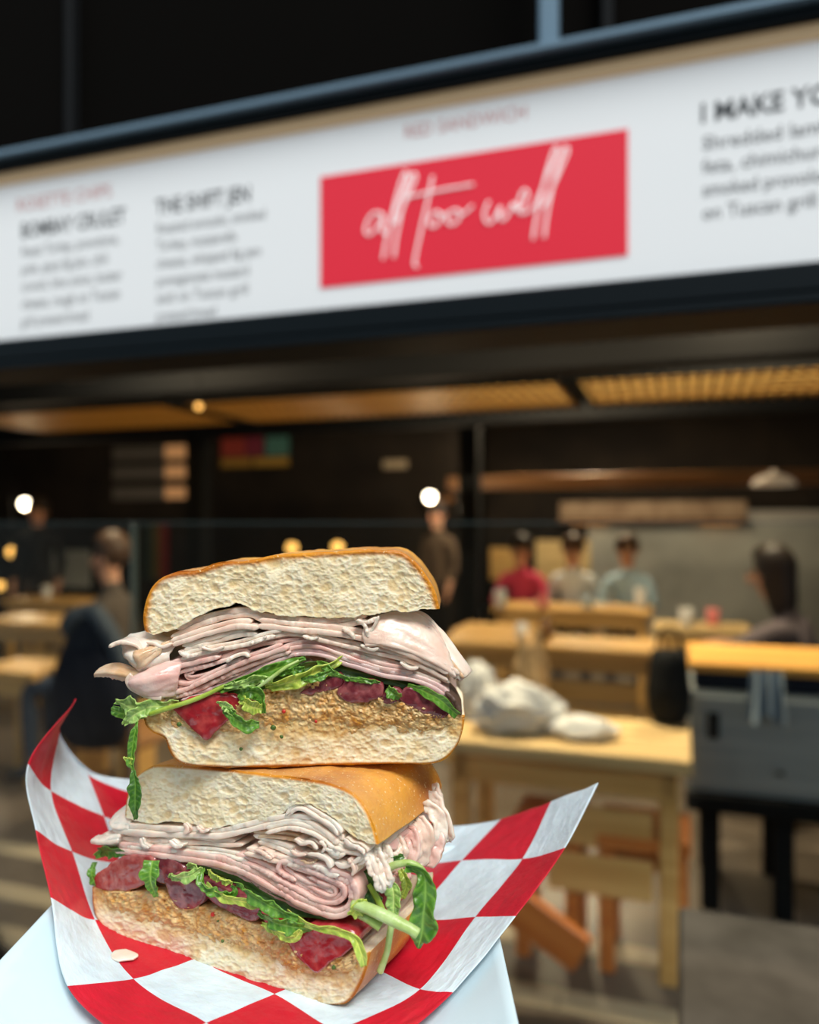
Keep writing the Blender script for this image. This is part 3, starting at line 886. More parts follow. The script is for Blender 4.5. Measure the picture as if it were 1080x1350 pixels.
person('person', 'seated guest in a white top at the far oak table', 756, behind(756, 0.86), 'sit', whitec, M['denim'], M['hair_brown'], ROT + 0.1, arms='down', lean=0.1, seat=0.45)
person('person', 'seated guest in a light blue top at the far oak table', 828, behind(828, 0.85), 'sit', bluec, M['denim'], M['hair_brown'], ROT, lean=0.1, seat=0.45)
person('person', 'standing figure in black beside the bright bulb at the dark wall', 50, 8.2, 'stand', blackc, tanc, M['hair'], ROT + 0.5, arms='down', height=1.0)
person('person', 'standing figure in tan beside a white hanging bulb and black column', 578, 8.4, 'stand', tanc, blackc, M['hair'], ROT - 0.4, arms='down', height=0.98)
def bench(px, Y, w, label):
    s, d = at_Y(px, Y)
    t = thing('bench', label, 'bench', S(s, d, 0), ROT, 'seats of the diners')
    for i in range(2):
        MB().box(-w / 2, w / 2, -0.16 + i * 0.16, -0.004 + i * 0.16, 0.40, 0.44).build('plank', M['wood'], t)
    for sx in (-1, 1):
        MB().box(sx * (w / 2 - 0.06) - 0.03, sx * (w / 2 - 0.06) + 0.03, -0.14, 0.14, 0, 0.40).build('leg', M['wood'], t)
bench(149, 4.6, 0.45, 'short oak bench under the diner in brown')
bench(1078, 3.9, 0.45, 'short oak bench under the person in the mauve grey top')
bench(755, behind(755, 0.88), 1.9, 'long oak bench under the guests in pink, white and blue')

# ================================================================== THE FOOD
ORIGIN = np.array([-0.05, 0.31, EYE - 0.178])

def check_mat():
    m = bpy.data.materials.new('red_check_paper')
    m.use_nodes = True
    nt = m.node_tree
    b = nt.nodes['Principled BSDF']
    b.inputs['Roughness'].default_value = 0.45
    b.inputs['Specular IOR Level'].default_value = 0.35
    b.inputs['Subsurface Weight'].default_value = 0.1
    b.inputs['Subsurface Scale'].default_value = 0.002
    uv = nt.nodes.new('ShaderNodeUVMap'); uv.uv_map = 'checks'
    ck = nt.nodes.new('ShaderNodeTexChecker')
    ck.inputs['Scale'].default_value = 1.0
    ck.inputs['Color1'].default_value = (0.60, 0.010, 0.028, 1)
    ck.inputs['Color2'].default_value = (0.68, 0.79, 0.85, 1)
    nt.links.new(uv.outputs[0], ck.inputs['Vector'])
    # faint fibre mottling of the waxed paper
    n = nt.nodes.new('ShaderNodeTexNoise'); n.inputs['Scale'].default_value = 3.0; n.inputs['Detail'].default_value = 6
    nt.links.new(uv.outputs[0], n.inputs['Vector'])
    mp = nt.nodes.new('ShaderNodeMapRange')
    mp.inputs['From Min'].default_value = 0.3; mp.inputs['From Max'].default_value = 0.7
    mp.inputs['To Min'].default_value = 0.86; mp.inputs['To Max'].default_value = 1.06
    nt.links.new(n.outputs['Fac'], mp.inputs['Value'])
    mu = nt.nodes.new('ShaderNodeVectorMath'); mu.operation = 'SCALE'
    nt.links.new(ck.outputs['Color'], mu.inputs[0]); nt.links.new(mp.outputs[0], mu.inputs['Scale'])
    nt.links.new(mu.outputs[0], b.inputs['Base Color'])
    n2 = nt.nodes.new('ShaderNodeTexNoise'); n2.inputs['Scale'].default_value = 5.0; n2.inputs['Detail'].default_value = 5
    nt.links.new(uv.outputs[0], n2.inputs['Vector'])
    bp = nt.nodes.new('ShaderNodeBump'); bp.inputs['Strength'].default_value = 0.35; bp.inputs['Distance'].default_value = 0.003
    nt.links.new(n2.outputs['Fac'], bp.inputs['Height'])
    nt.links.new(bp.outputs[0], b.inputs['Normal'])
    return m

def solid_sheet(G, th):
    """grid of points (m,n,3) -> closed thin solid"""
    m, n = G.shape[:2]
    du = np.gradient(G, axis=0); dv = np.gradient(G, axis=1)
    nr = np.cross(du, dv)
    nr /= np.linalg.norm(nr, axis=2)[..., None] + 1e-12
    th = np.asarray(th)
    if th.ndim == 2: th = th[..., None]
    A = (G + nr * th / 2).reshape(-1, 3); B = (G - nr * th / 2).reshape(-1, 3)
    q = np.arange(m * n).reshape(m, n)
    f1 = np.stack([q[:-1, :-1], q[1:, :-1], q[1:, 1:], q[:-1, 1:]], -1).reshape(-1, 4)
    f2 = f1[:, ::-1] + m * n
    rim = np.concatenate([q[0, :], q[1:, -1], q[-1, -2::-1], q[-2:0:-1, 0]])
    r2 = np.roll(rim, -1)
    f3 = np.stack([rim, r2, r2 + m * n, rim + m * n], 1)
    return np.vstack([A, B]), np.vstack([f1, f2, f3])

def grid_interp(ctrl, m, n):
    c = np.asarray(ctrl, float)
    a = catmull_u(c, np.linspace(0, c.shape[0] - 1, m))
    b = catmull_u(a.transpose(1, 0, 2), np.linspace(0, c.shape[1] - 1, n))
    return b.transpose(1, 0, 2)

# ---- checked paper: control net at the corners of the printed checks
ctl = {
    -1: [(372, 1010, .497), (312, 1022, .487), (235, 1034, .465), (175, 1029, .437), (118, 1015, .4135), (79, 966, .3965), (98, 923, .377)],
    0: [(380, 1024, .495), (320, 1037, .485), (240, 1052, .46), (172, 1044, .43), (116, 1021, .412), (77, 972, .395), (95, 930, .374)],
    1: [(425, 1040, .48), (360, 1057, .475), (270, 1082, .45), (190, 1093, .425), (137, 1077, .40), (67, 1043, .375), (37, 1008, .355)],
    2: [(480, 1056, .46), (415, 1081, .455), (325, 1122, .414), (235, 1150, .388), (160, 1140, .385), (95, 1123, .360), (47, 1095, .345)],
    3: [(535, 1073, .44), (480, 1111, .424), (390, 1152, .387), (300, 1186, .361), (200, 1195, .354), (125, 1213, .337), (67, 1185, .325)],
    4: [(595, 1089, .415), (545, 1138, .395), (455, 1187, .36), (370, 1225, .334), (262, 1262, .313), (176, 1291, .2976), (89, 1301, .2915)],
    5: [(661, 1080, .40), (609, 1136, .375), (540, 1212, .340), (470, 1265, .311), (362, 1310, .2885), (272, 1350, .271), (190, 1392, .255)],
    6: [(727, 1056, .38), (689, 1131, .35), (627, 1210, .32), (554, 1304, .2912), (445, 1362, .2662), (355, 1420, .245), (265, 1470, .229)],
    7: [(789, 1031, .36), (745, 1118, .33), (680, 1210, .305), (597, 1308, .2865), (500, 1390, .2556), (410, 1460, .232), (310, 1520, .2155)],
}
net = np.array([[P(*q) for q in ctl[i]] for i in range(-1, 8)])
MU, NV_ = 161, 121
# row -1 sits only 0.45 of a check outside row 0
iu = np.linspace(0, 8, MU); jv = np.linspace(0, 6, NV_)
G = catmull_u(net, iu)
G = catmull_u(G.transpose(1, 0, 2), jv).transpose(1, 0, 2)
ii, jj = np.meshgrid(iu, jv, indexing='ij')
wr = (fbm(ii * 1.1, jj * 1.1, 0, 21, 3) - 0.5) * 0.0022
lift = sstep(1.0, 2.0, np.maximum(np.abs(ii - 4), 0) + np.abs(jj - 3)) 
G[..., 2] += wr * lift
G[..., 2] = np.maximum(G[..., 2], EYE - 0.1745)
V, F = solid_sheet(G, 0.00025)
paper = mesh_obj('checked_liner_paper', V, F, check_mat(), base=ORIGIN)
paper.location = Vector(ORIGIN)
uvl = paper.data.uv_layers.new(name='checks')
uc = np.where(ii < 1, (ii - 1) * np.where(jj < 3.98, 0.45, -0.02), ii - 1) + 10.0
UVv = np.stack([uc.ravel(), jj.ravel() + 10.0], 1)
UVv = np.vstack([UVv, UVv])
li = np.empty(len(paper.data.loops), np.int32); paper.data.loops.foreach_get('vertex_index', li)
uvl.data.foreach_set('uv', UVv[li].ravel())
tag(paper, 'red and white checked waxed liner paper under the sandwich, corners curling up', 'paper')

# ---- white card tray
TX0, TX1 = -0.151, 0.0345
FX0, FX1 = -0.119, 0.004
Y0, Y1 = 0.17, 0.395
zf, zr = EYE - 0.179, EYE - 0.1615
def tray_ring(off):
    o = off
    return np.array([(FX0 + o * (TX0 - FX0) , 0, 0)])
def rrect(x0, x1, y0, y1, r, z, n=6):
    pts = []
    for cx, cy, a0 in ((x1 - r, y1 - r, 0), (x0 + r, y1 - r, 90), (x0 + r, y0 + r, 180), (x1 - r, y0 + r, 270)):
        for k in range(n + 1):
            a = math.radians(a0 + 90 * k / n)
            pts.append((cx + r * math.cos(a), cy + r * math.sin(a), z))
    return pts
rings = []
NS = 10
for k in range(NS + 1):
    t = k / NS
    e = t ** 1.0
    z = zf + (zr - zf) * (t ** 1.5)
    rings.append(rrect(FX0 + (TX0 - FX0) * e, FX1 + (TX1 - FX1) * e, Y0 + 0.025 - 0.025 * e, Y1 - 0.018 + 0.018 * e, 0.004 + 0.001 * e, z))
e = 1.02
rings.append(rrect(TX0 - .0008, TX1 + .0008, Y0 - .0008, Y1 + .0008, 0.005, zr - 0.0003))
rings.append(rrect(TX0 - .0008, TX1 + .0008, Y0 - .0008, Y1 + .0008, 0.005, zr - 0.0010))
for k in range(NS, -1, -1):
    rings.append([(x, y, z - 0.0012) for x, y, z in rings[k]])
V = [p for r in rings for p in r]
n = len(rings[0])
F = [tuple(range(n))]
for i in range(len(rings) - 1):
    for k in range(n):
        F.append((i * n + k, (i + 1) * n + k, (i + 1) * n + (k + 1) % n, i * n + (k + 1) % n))
F.append(tuple((len(rings) - 1) * n + k for k in range(n))[::-1])
tray = mesh_obj('card_tray', V, F, M['tray'], base=ORIGIN)
tray.location = Vector(ORIGIN)
tag(tray, 'shallow white card tray with flared sides holding the checked paper', 'tray')

# ---- frames of the two halves
class Half:
    def __init__(s, px, Y, k, root_name, label):
        s.k = k
        s.X0 = (px - HX) / FPX * Y; s.Y0 = Y
        L = math.hypot(1, k)
        s.n = np.array([-k / L, 1 / L, 0])
        s.base = ORIGIN.copy()
        s.root = thing(root_name, label, 'sandwich', s.base, 0, 'halves of the turkey sandwich')
    def pt(s, x, y, d=0.0):
        x = np.asarray(x, float); y = np.asarray(y, float); d = np.asarray(d, float)
        a = (x - HX) / FPX
        Y = (s.Y0 - s.k * s.X0) / (1 - s.k * a)
        q = np.stack([a * Y, Y, EYE - (y - HY) / FPX * Y], -1)
        return q + d[..., None] * s.n
TOP = Half(400, 0.301, -0.05, 'sandwich_half', 'upper turkey sandwich half, resting on the other half, cut face showing')
BOT = Half(480, 0.275, -0.53, 'sandwich_half', 'lower turkey sandwich half, lying on the checked paper, cut face showing')

def attr_col(o, arr):
    ca = o.data.color_attributes.new('mask', 'FLOAT_COLOR', 'POINT')
    ca.data.foreach_set('color', np.asarray(arr, np.float32).ravel())

def bread_mat(name, dark=1.0):
    m = bpy.data.materials.new(name)
    m.use_nodes = True
    nt = m.node_tree; N_ = nt.nodes; Lk = nt.links
    b = N_['Principled BSDF']
    at = N_.new('ShaderNodeAttribute'); at.attribute_name = 'mask'
    sp = N_.new('ShaderNodeSeparateColor'); Lk.new(at.outputs['Color'], sp.inputs[0])
    tc = N_.new('ShaderNodeTexCoord')
    def noise(sc, det=4):
        n = N_.new('ShaderNodeTexNoise'); n.inputs['Scale'].default_value = sc; n.inputs['Detail'].default_value = det
        Lk.new(tc.outputs['Object'], n.inputs['Vector']); return n
    def mix(fac, a, c):
        x = N_.new('ShaderNodeMix'); x.data_type = 'RGBA'
        for sock, val in ((x.inputs[0], fac), (x.inputs[6], a), (x.inputs[7], c)):
            if isinstance(val, tuple): sock.default_value = (*val, 1)
            elif isinstance(val, float): sock.default_value = val
            else: Lk.new(val, sock)
        return x.outputs[2]
    def ramp(src, p0, p1):
        r = N_.new('ShaderNodeMapRange'); r.inputs['From Min'].default_value = p0; r.inputs['From Max'].default_value = p1
        Lk.new(src, r.inputs['Value']); return r.outputs[0]
    n1 = noise(90); n2 = noise(420); n3 = noise(38, 7); n4 = noise(900, 2)
    crumb = mix(ramp(n1.outputs['Fac'], .35, .65), (0.86, 0.73, 0.47), (0.93, 0.84, 0.63))
    crumb = mix(sp.outputs[1], crumb, (0.78, 0.56, 0.26))  # pore hollows yellower, with mild occlusion painted into the colour
    stain = mix(ramp(n2.outputs['Fac'], .35, .65), (0.66, 0.36, 0.10), (0.78, 0.56, 0.26))
    crumb = mix(sp.outputs[2], crumb, stain)
    crust = mix(ramp(n3.outputs['Fac'], .32, .68), (0.84, 0.37, 0.018), (0.40, 0.105, 0.006))
    crust = mix(ramp(n4.outputs['Fac'], .64, .72), crust, (0.80, 0.60, 0.32))
    col = mix(sp.outputs[0], crumb, crust)
    Lk.new(col, b.inputs['Base Color'])
    rr = N_.new('ShaderNodeMapRange'); rr.inputs['To Min'].default_value = 0.75; rr.inputs['To Max'].default_value = 0.38
    Lk.new(sp.outputs[0], rr.inputs['Value']); Lk.new(rr.outputs[0], b.inputs['Roughness'])
    b.inputs['Specular IOR Level'].default_value = 0.28
    b.inputs['Subsurface Weight'].default_value = 0.35
    b.inputs['Subsurface Radius'].default_value = (1, 0.6, 0.3)
    b.inputs['Subsurface Scale'].default_value = 0.0026
    bp = N_.new('ShaderNodeBump'); bp.inputs['Strength'].default_value = 0.4; bp.inputs['Distance'].default_value = 0.001
    Lk.new(noise(560, 5).outputs['Fac'], bp.inputs['Height']); Lk.new(bp.outputs[0], b.inputs['Normal'])
    return m
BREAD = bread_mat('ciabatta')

def bread(half, name, outer, inner, D, seed, pores, lower=False, stain_to=None, rim=5.0, NU=340, NV=100, flat_front=None):
    """outer: crust curve, inner: cut side, both left to right in pixels on the half's cut face"""
    rng = np.random.default_rng(seed)
    o = catmull(outer, NU + 1); i_ = catmull(inner, NU + 1)
    i_[0], i_[-1] = o[0], o[-1]
    # ragged torn edge along the inner side
    jit = (fbm(i_[:, 0] * 0.09, seed * 3.1, 0, seed, 4) - 0.5) * 9
    jit *= np.minimum(1, np.minimum(np.arange(NU + 1), NU - np.arange(NU + 1)) / 15)
    i_[:, 1] += jit
    oj = (fbm(o[:, 0] * 0.05, o[:, 1] * 0.05, 0, seed + 9, 3) - 0.5) * 4
    oj *= np.minimum(1, np.minimum(np.arange(NU + 1), NU - np.arange(NU + 1)) / 15)
    o[:, 1] += oj
    v = np.linspace(0, 1, NV + 1)
    XY = o[:, None, :] * (1 - v)[None, :, None] + i_[:, None, :] * v[None, :, None]
    X, Yp = XY[..., 0], XY[..., 1]
    # distance to the crust outline
    oo = catmull(outer, 160)
    dist = np.full(X.shape, 1e9)
    for q in oo:
        dist = np.minimum(dist, np.hypot(X - q[0], Yp - q[1]))
    inside = np.minimum(dist / 6.0, 1)
    edge = np.minimum(np.minimum(v, 1 - v)[None, :] * 14, 1) * np.ones(X.shape)
    # pores
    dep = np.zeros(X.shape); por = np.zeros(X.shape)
    x0, x1, y0, y1 = X.min(), X.max(), Yp.min(), Yp.max()
    area = (x1 - x0) * (y1 - y0)
    npore = int(area / 16 * pores)
    r_all = np.exp(rng.normal(0.30, 0.56, npore)); r_all = np.clip(r_all, 0.8, 9.0)
    cx = rng.uniform(x0, x1, npore); cy = rng.uniform(y0, y1, npore); an = rng.normal(0, 0.5, npore); el = rng.uniform(1.0, 1.8, npore)
    for q in range(npore):
        r = r_all[q]
        # restrict to a window of columns for speed
        m_ = (np.abs(X - cx[q]) < r * 2) & (np.abs(Yp - cy[q]) < r * 2)
        if not m_.any(): continue
        dx = X[m_] - cx[q]; dy = Yp[m_] - cy[q]
        ca, sa = math.cos(an[q]), math.sin(an[q])
        a = (dx * ca + dy * sa) / (r * el[q]); c = (-dx * sa + dy * ca) / r
        t = np.clip(1 - (a * a + c * c), 0, 1)
        h = np.sqrt(t) * min(r, 4.5) * 0.46
        dep[m_] = np.maximum(dep[m_], h)
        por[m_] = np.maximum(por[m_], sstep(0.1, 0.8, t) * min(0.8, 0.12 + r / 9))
    rough = (fbm(X * 0.35, Yp * 0.35, 0, seed + 2, 4) - 0.5) * 1.5
    broad = (fbm(X * 0.03, Yp * 0.03, 0, seed + 4, 2) - 0.5) * 7.0
    d = (dep + rough) * edge * (0.35 + 0.65 * inside) + broad * np.minimum(dist / 25, 1)
    d = d * 0.00029
    # rounded lip towards the crust
    d += 0.0011 * (1 - np.minimum(dist / 4.0, 1)) ** 2
    FV = half.pt(X, Yp, d)
    rimw = rim * (0.6 + 0.8 * fbm(X * 0.04, Yp * 0.04, 0, seed + 6, 2))
    crust = 1 - sstep(rimw * 0.35, rimw * 1.3, dist)
    stain = np.zeros(X.shape)
    if stain_to is not None:
        st = catmull(stain_to, 120)
        yl = np.interp(X, st[:, 0], st[:, 1]) + (fbm(X * 0.06, Yp * 0.06, 0, seed + 8, 3) - 0.5) * 34
        stain = np.clip(1 - sstep(-10, 16, Yp - yl), 0, 1) * 0.95
        spots = sstep(0.62, 0.75, fbm(X * 0.05, Yp * 0.05, 5, seed + 12, 2)) * 0.55
        stain = np.maximum(stain, spots)
    q = np.arange((NU + 1) * (NV + 1)).reshape(NU + 1, NV + 1)
    Fs = [np.stack([q[:-1, :-1], q[:-1, 1:], q[1:, 1:], q[1:, :-1]], -1).reshape(-1, 4)]
    verts = [FV.reshape(-1, 3)]
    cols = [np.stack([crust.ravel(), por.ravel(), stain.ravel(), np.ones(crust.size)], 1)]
    # the sides run back from the loop outer(0..NU) then inner(NU-1..1)
    loop0 = np.concatenate([q[:, 0], q[-2:0:-1, NV]])
    lx = np.concatenate([o[:, 0], i_[-2:0:-1, 0]]); ly = np.concatenate([o[:, 1], i_[-2:0:-1, 1]])
    isout = np.concatenate([np.ones(NU + 1), np.zeros(NU - 1)])
    cxm = (x0 + x1) / 2
    cym = i_[:, 1].mean()
    R_ = 26
    n = len(loop0); prev = loop0; off = (NU + 1) * (NV + 1)
    for r in range(1, R_ + 1):
        t = (r / R_) ** 1.15
        shr = 1 - 0.30 * max(0, (t - 0.55) / 0.45) ** 2.2
        shx = 1 - 0.12 * max(0, (t - 0.55) / 0.45) ** 2.2
        xx = cxm + (lx - cxm) * shx
        yy = cym + (ly - cym) * shr
        bump = (fbm(lx * 0.035, ly * 0.035, t * 6, seed + 15, 3) - 0.5) * 5 * isout
        yy = yy + bump * (-1 if not lower else 1) * min(1, r / 4)
        dd = D * t + (0.0006 if r == 1 else 0)
        vv = half.pt(xx, yy, np.full(n, dd) + 0.0)
        verts.append(vv)
        cr = isout * np.minimum(1, 0.85 + 0.15 * t)
        cols.append(np.stack([cr, np.zeros(n), np.zeros(n), np.ones(n)], 1))
        cur = np.arange(n) + off
        Fs.append(np.stack([prev, np.roll(prev, -1), np.roll(cur, -1), cur], 1))
        prev = cur; off += n
    faces = np.vstack(Fs).tolist() + [prev.tolist()]
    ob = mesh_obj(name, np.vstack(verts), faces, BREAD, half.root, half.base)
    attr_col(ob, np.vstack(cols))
    return ob

# --- outlines traced on the cut faces
T_OUT = [(190, 832), (188, 815), (191, 795), (199, 775), (213, 761), (235, 754), (262, 752), (286, 743), (330, 738), (370, 731), (420, 728), (470, 725), (508, 725), (532, 729), (549, 742), (563, 760), (574, 780), (580, 803)]
T_IN = [(190, 832), (205, 836), (222, 833), (240, 826), (255, 816), (275, 806), (300, 798), (318, 797), (340, 804), (365, 811), (390, 813), (430, 815), (470, 813), (500, 809), (540, 805), (580, 803)]
T2_OUT = [(188, 942), (191, 956), (201, 966), (216, 973), (221, 986), (228, 999), (243, 1008), (280, 1012), (350, 1012), (420, 1010), (500, 1008), (560, 1008), (586, 1001), (602, 985), (610, 965), (613, 944)]
T2_IN = [(188, 942), (200, 934), (216, 930), (240, 930), (270, 928), (300, 923), (340, 913), (370, 904), (400, 898), (440, 900), (480, 914), (520, 924), (560, 931), (590, 937), (613, 944)]
T_STAIN = [(188, 975), (225, 950), (260, 958), (300, 966), (340, 970), (400, 972), (450, 968), (500, 962), (560, 958), (613, 965)]
B_OUT = [(163, 1076), (167, 1048), (177, 1026), (194, 1013), (215, 1009), (260, 1012), (320, 1018), (380, 1025), (430, 1033), (462, 1046), (480, 1066), (491, 1090), (498, 1114)]
B_IN = [(163, 1076), (180, 1083), (200, 1087), (235, 1084), (270, 1091), (310, 1089), (345, 1084), (372, 1072), (390, 1062), (412, 1062), (440, 1078), (456, 1096), (476, 1108), (498, 1114)]
B2_OUT = [(120, 1170), (121, 1195), (128, 1215), (150, 1235), (190, 1256), (240, 1275), (290, 1292), (340, 1310), (390, 1322), (438, 1326), (460, 1320), (474, 1298), (482, 1275), (487, 1256)]
B2_IN = [(120, 1170), (140, 1171), (170, 1174), (200, 1178), (240, 1188), (290, 1203), (340, 1222), (380, 1240), (420, 1258), (450, 1260), (487, 1256)]
B_STAIN = [(118, 1192), (170, 1205), (220, 1218), (280, 1240), (330, 1256), (380, 1275), (430, 1290), (490, 1282)]
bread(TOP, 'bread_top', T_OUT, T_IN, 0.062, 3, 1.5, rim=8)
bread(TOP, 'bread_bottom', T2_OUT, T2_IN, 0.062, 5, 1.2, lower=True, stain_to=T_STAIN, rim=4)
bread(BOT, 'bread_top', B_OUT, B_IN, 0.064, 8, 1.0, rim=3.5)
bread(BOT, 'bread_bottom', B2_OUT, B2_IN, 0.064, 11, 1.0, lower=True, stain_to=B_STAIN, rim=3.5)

# --- spread
def spread_mat():
    m = mat('orange_pepper_spread', (0.66, 0.28, 0.035), 0.30, spec=0.5, sss=0.2, sscale=0.002, col2=(0.80, 0.58, 0.28), nscale=260, bump=0.6, bscale=420, ramp=(0.3, 0.66))
    return m
SPREAD = spread_mat()
def spread(half, topc, botc, seed, thick=0.0030, NU=260, NV=70):
    a = catmull(topc, NU + 1); b = catmull(botc, NU + 1)
    v = np.linspace(0, 1, NV + 1)
    XY = a[:, None, :] * (1 - v)[None, :, None] + b[:, None, :] * v[None, :, None]
    X, Yp = XY[..., 0], XY[..., 1]
    vv = np.ones(NU + 1)[:, None] * v[None, :]
    big = fbm(X * 0.05, Yp * 0.05, 0, seed, 3)
    lump = fbm(X * 0.22, Yp * 0.22, 0, seed + 3, 3)
    fine = fbm(X * 0.6, Yp * 0.6, 0, seed + 5, 2)
    h = thick * (0.35 + 0.75 * big + 1.0 * (lump - 0.5) + 0.5 * (fine - 0.5))
    h = h * (1 - 0.55 * vv) - thick * 0.75 * sstep(0.45, 1.0, vv) - 0.0004
    ue = np.minimum(np.arange(NU + 1), NU - np.arange(NU + 1)) / 14.0
    h = h - thick * np.clip(1 - ue, 0, 1)[:, None]
    FV = half.pt(X, Yp, -h)
    BV = half.pt(X, Yp, np.full(X.shape, 0.006))
    q = np.arange(X.size).reshape(X.shape)
    F1 = np.stack([q[:-1, :-1], q[:-1, 1:], q[1:, 1:], q[1:, :-1]], -1).reshape(-1, 4)
    rim = np.concatenate([q[0, :], q[1:, -1], q[-1, -2::-1], q[-2:0:-1, 0]])
    r2 = np.roll(rim, -1)
    F3 = np.stack([rim, rim + X.size, r2 + X.size, r2], 1)
    ob = mesh_obj('spread', np.vstack([FV.reshape(-1, 3), BV.reshape(-1, 3)]), np.vstack([F1, F3]), SPREAD, half.root, half.base)
    return ob
spread(TOP, [(206, 936), (230, 934), (270, 932), (310, 922), (345, 910), (375, 900), (405, 896), (440, 899), (480, 912), (520, 922), (560, 930), (604, 942)],
       [(206, 962), (230, 966), (265, 975), (310, 982), (350, 978), (400, 984), (440, 978), (480, 982), (520, 972), (560, 978), (604, 968)], 31)
spread(BOT, [(126, 1172), (170, 1173), (210, 1176), (250, 1188), (300, 1202), (345, 1220), (385, 1240), (425, 1257), (478, 1260)],
       [(126, 1200), (170, 1222), (210, 1232), (250, 1246), (300, 1262), (345, 1272), (385, 1292), (425, 1296), (478, 1290)], 37)
red_bit = mat('red_pepper_bit', (0.55, 0.03, 0.02), 0.3, sss=0.2)
grn_bit = mat('green_herb_bit', (0.07, 0.13, 0.02), 0.4)
for half, x, y, r, mm in ((TOP, 376, 936, 3, red_bit), (TOP, 418, 949, 2.2, red_bit), (TOP, 362, 957, 4, grn_bit), (TOP, 373, 969, 2.6, grn_bit), (TOP, 239, 953, 3.4, grn_bit), (TOP, 320, 985, 2.6, grn_bit),
                          (BOT, 286, 1202, 3.2, red_bit), (BOT, 293, 1210, 2, grn_bit), (BOT, 299, 1237, 2.3, grn_bit), (BOT, 445, 1271, 3, grn_bit), (BOT, 405, 1235, 2, red_bit)):
    mb = MB().sphere((0, 0, 0), 1, 10)
    v = np.array(mb.v); v *= (0.7 + 0.6 * fbm(v[:, 0] * 2 + x, v[:, 1] * 2, v[:, 2] * 2, 3))[:, None]
    p = half.pt(x, y, -0.0024)
    mesh_obj('herb_bit' if mm is grn_bit else 'pepper_bit', p + v * np.array((r, r * .7, r)) * 0.00027, mb.f, mm, half.root, half.base)

# --- tomato slabs
def tomato_mat(name, c1, c2):
    return mat(name, c1, 0.22, spec=0.5, sss=0.3, sssr=(1, 0.25, 0.15), sscale=0.003, col2=c2, nscale=260, bump=0.35, bscale=240, coat=0.35, ramp=(0.42, 0.70))
TOM_R = tomato_mat('red_tomato', (0.33, 0.014, 0.022), (0.48, 0.06, 0.055))
TOM_P = tomato_mat('purple_tomato', (0.16, 0.022, 0.032), (0.36, 0.10, 0.10))
TOM_K = tomato_mat('pink_tomato', (0.34, 0.05, 0.045), (0.50, 0.16, 0.13))
def slab(half, name, poly, m, d0, D, seed, dome=0.0005):
    p = np.array(poly, float)
    c = catmull(np.vstack([p, p[:1]]), 73)[:-1]
    c += (fbm(c[:, 0] * 0.1, c[:, 1] * 0.1, 0, seed, 3)[:, None] - 0.5) * 5.0
    ce = c.mean(0)
    n = len(c)
    V, F = [], []
    rings = []
    K = 12
    for k in range(K):                   # domed front, from centre outwards
        t = (k + 1) / K
        q = ce + (c - ce) * t
        bul = dome * (1 - t ** 5) + 0.0016 * (fbm(q[:, 0] * 0.07, q[:, 1] * 0.07, 3, seed, 3) - 0.5) * (1 - t ** 6)
        rings.append(half.pt(q[:, 0], q[:, 1], d0 - bul))
    for t in np.linspace(0.08, 1, 8):
        q = ce + (c - ce) * (1.0 + 0.015 - 0.12 * t)
        rings.append(half.pt(q[:, 0], q[:, 1], np.full(n, d0 + D * t)))
    V = np.vstack([half.pt(ce[0], ce[1], d0 - dome)[None]] + rings)
    for k in range(n):
        F.append((0, 1 + (k + 1) % n, 1 + k))
    for r in range(len(rings) - 1):
        for k in range(n):
            a = 1 + r * n
            F.append((a + k, a + (k + 1) % n, a + n + (k + 1) % n, a + n + k))
    F.append(tuple(1 + (len(rings) - 1) * n + k for k in range(n)))
    return mesh_obj(name, V, F, m, half.root, half.base)
for half, poly, mm, d0 in (
    (TOP, [(228, 930), (246, 922), (275, 915), (304, 914), (318, 921), (313, 934), (296, 953), (277, 974), (264, 966), (248, 951)], TOM_R, -0.0022),
    (TOP, [(396, 914), (412, 902), (436, 889), (450, 889), (453, 898), (440, 907), (418, 913)], TOM_P, -0.0020),
    (TOP, [(443, 910), (456, 898), (480, 896), (502, 899), (507, 911), (498, 921), (474, 925), (455, 921)], TOM_P, -0.0024),
    (TOP, [(500, 918), (512, 910), (526, 908), (532, 917), (524, 926), (508, 926)], TOM_P, -0.0016),
    (TOP, [(524, 914), (536, 905), (556, 909), (578, 920), (592, 934), (588, 943), (570, 943), (548, 934), (532, 925)], TOM_P, -0.0022),
    (BOT, [(131, 1168), (132, 1152), (146, 1138), (166, 1128), (190, 1124), (206, 1130), (206, 1148), (196, 1162), (176, 1170), (150, 1173)], TOM_K, -0.0018),
    (BOT, [(196, 1150), (206, 1132), (232, 1134), (246, 1146), (240, 1160), (214, 1164)], TOM_P, -0.0006),
    (BOT, [(222, 1158), (240, 1148), (262, 1158), (275, 1174), (270, 1188), (248, 1196), (232, 1184)], TOM_P, -0.0022),
    (BOT, [(264, 1156), (290, 1164), (320, 1178), (344, 1192), (348, 1204), (334, 1212), (306, 1200), (280, 1184)], TOM_P, -0.0014),
    (BOT, [(346, 1200), (366, 1200), (388, 1216), (392, 1232), (376, 1238), (356, 1222)], TOM_R, -0.0012),
    (BOT, [(376, 1222), (402, 1218), (434, 1216), (464, 1222), (474, 1238), (462, 1252), (440, 1264), (424, 1278), (410, 1268), (392, 1250)], TOM_R, -0.0026)):
    slab(half, 'tomato_slice', poly, mm, d0, 0.045, int(poly[0][0]))

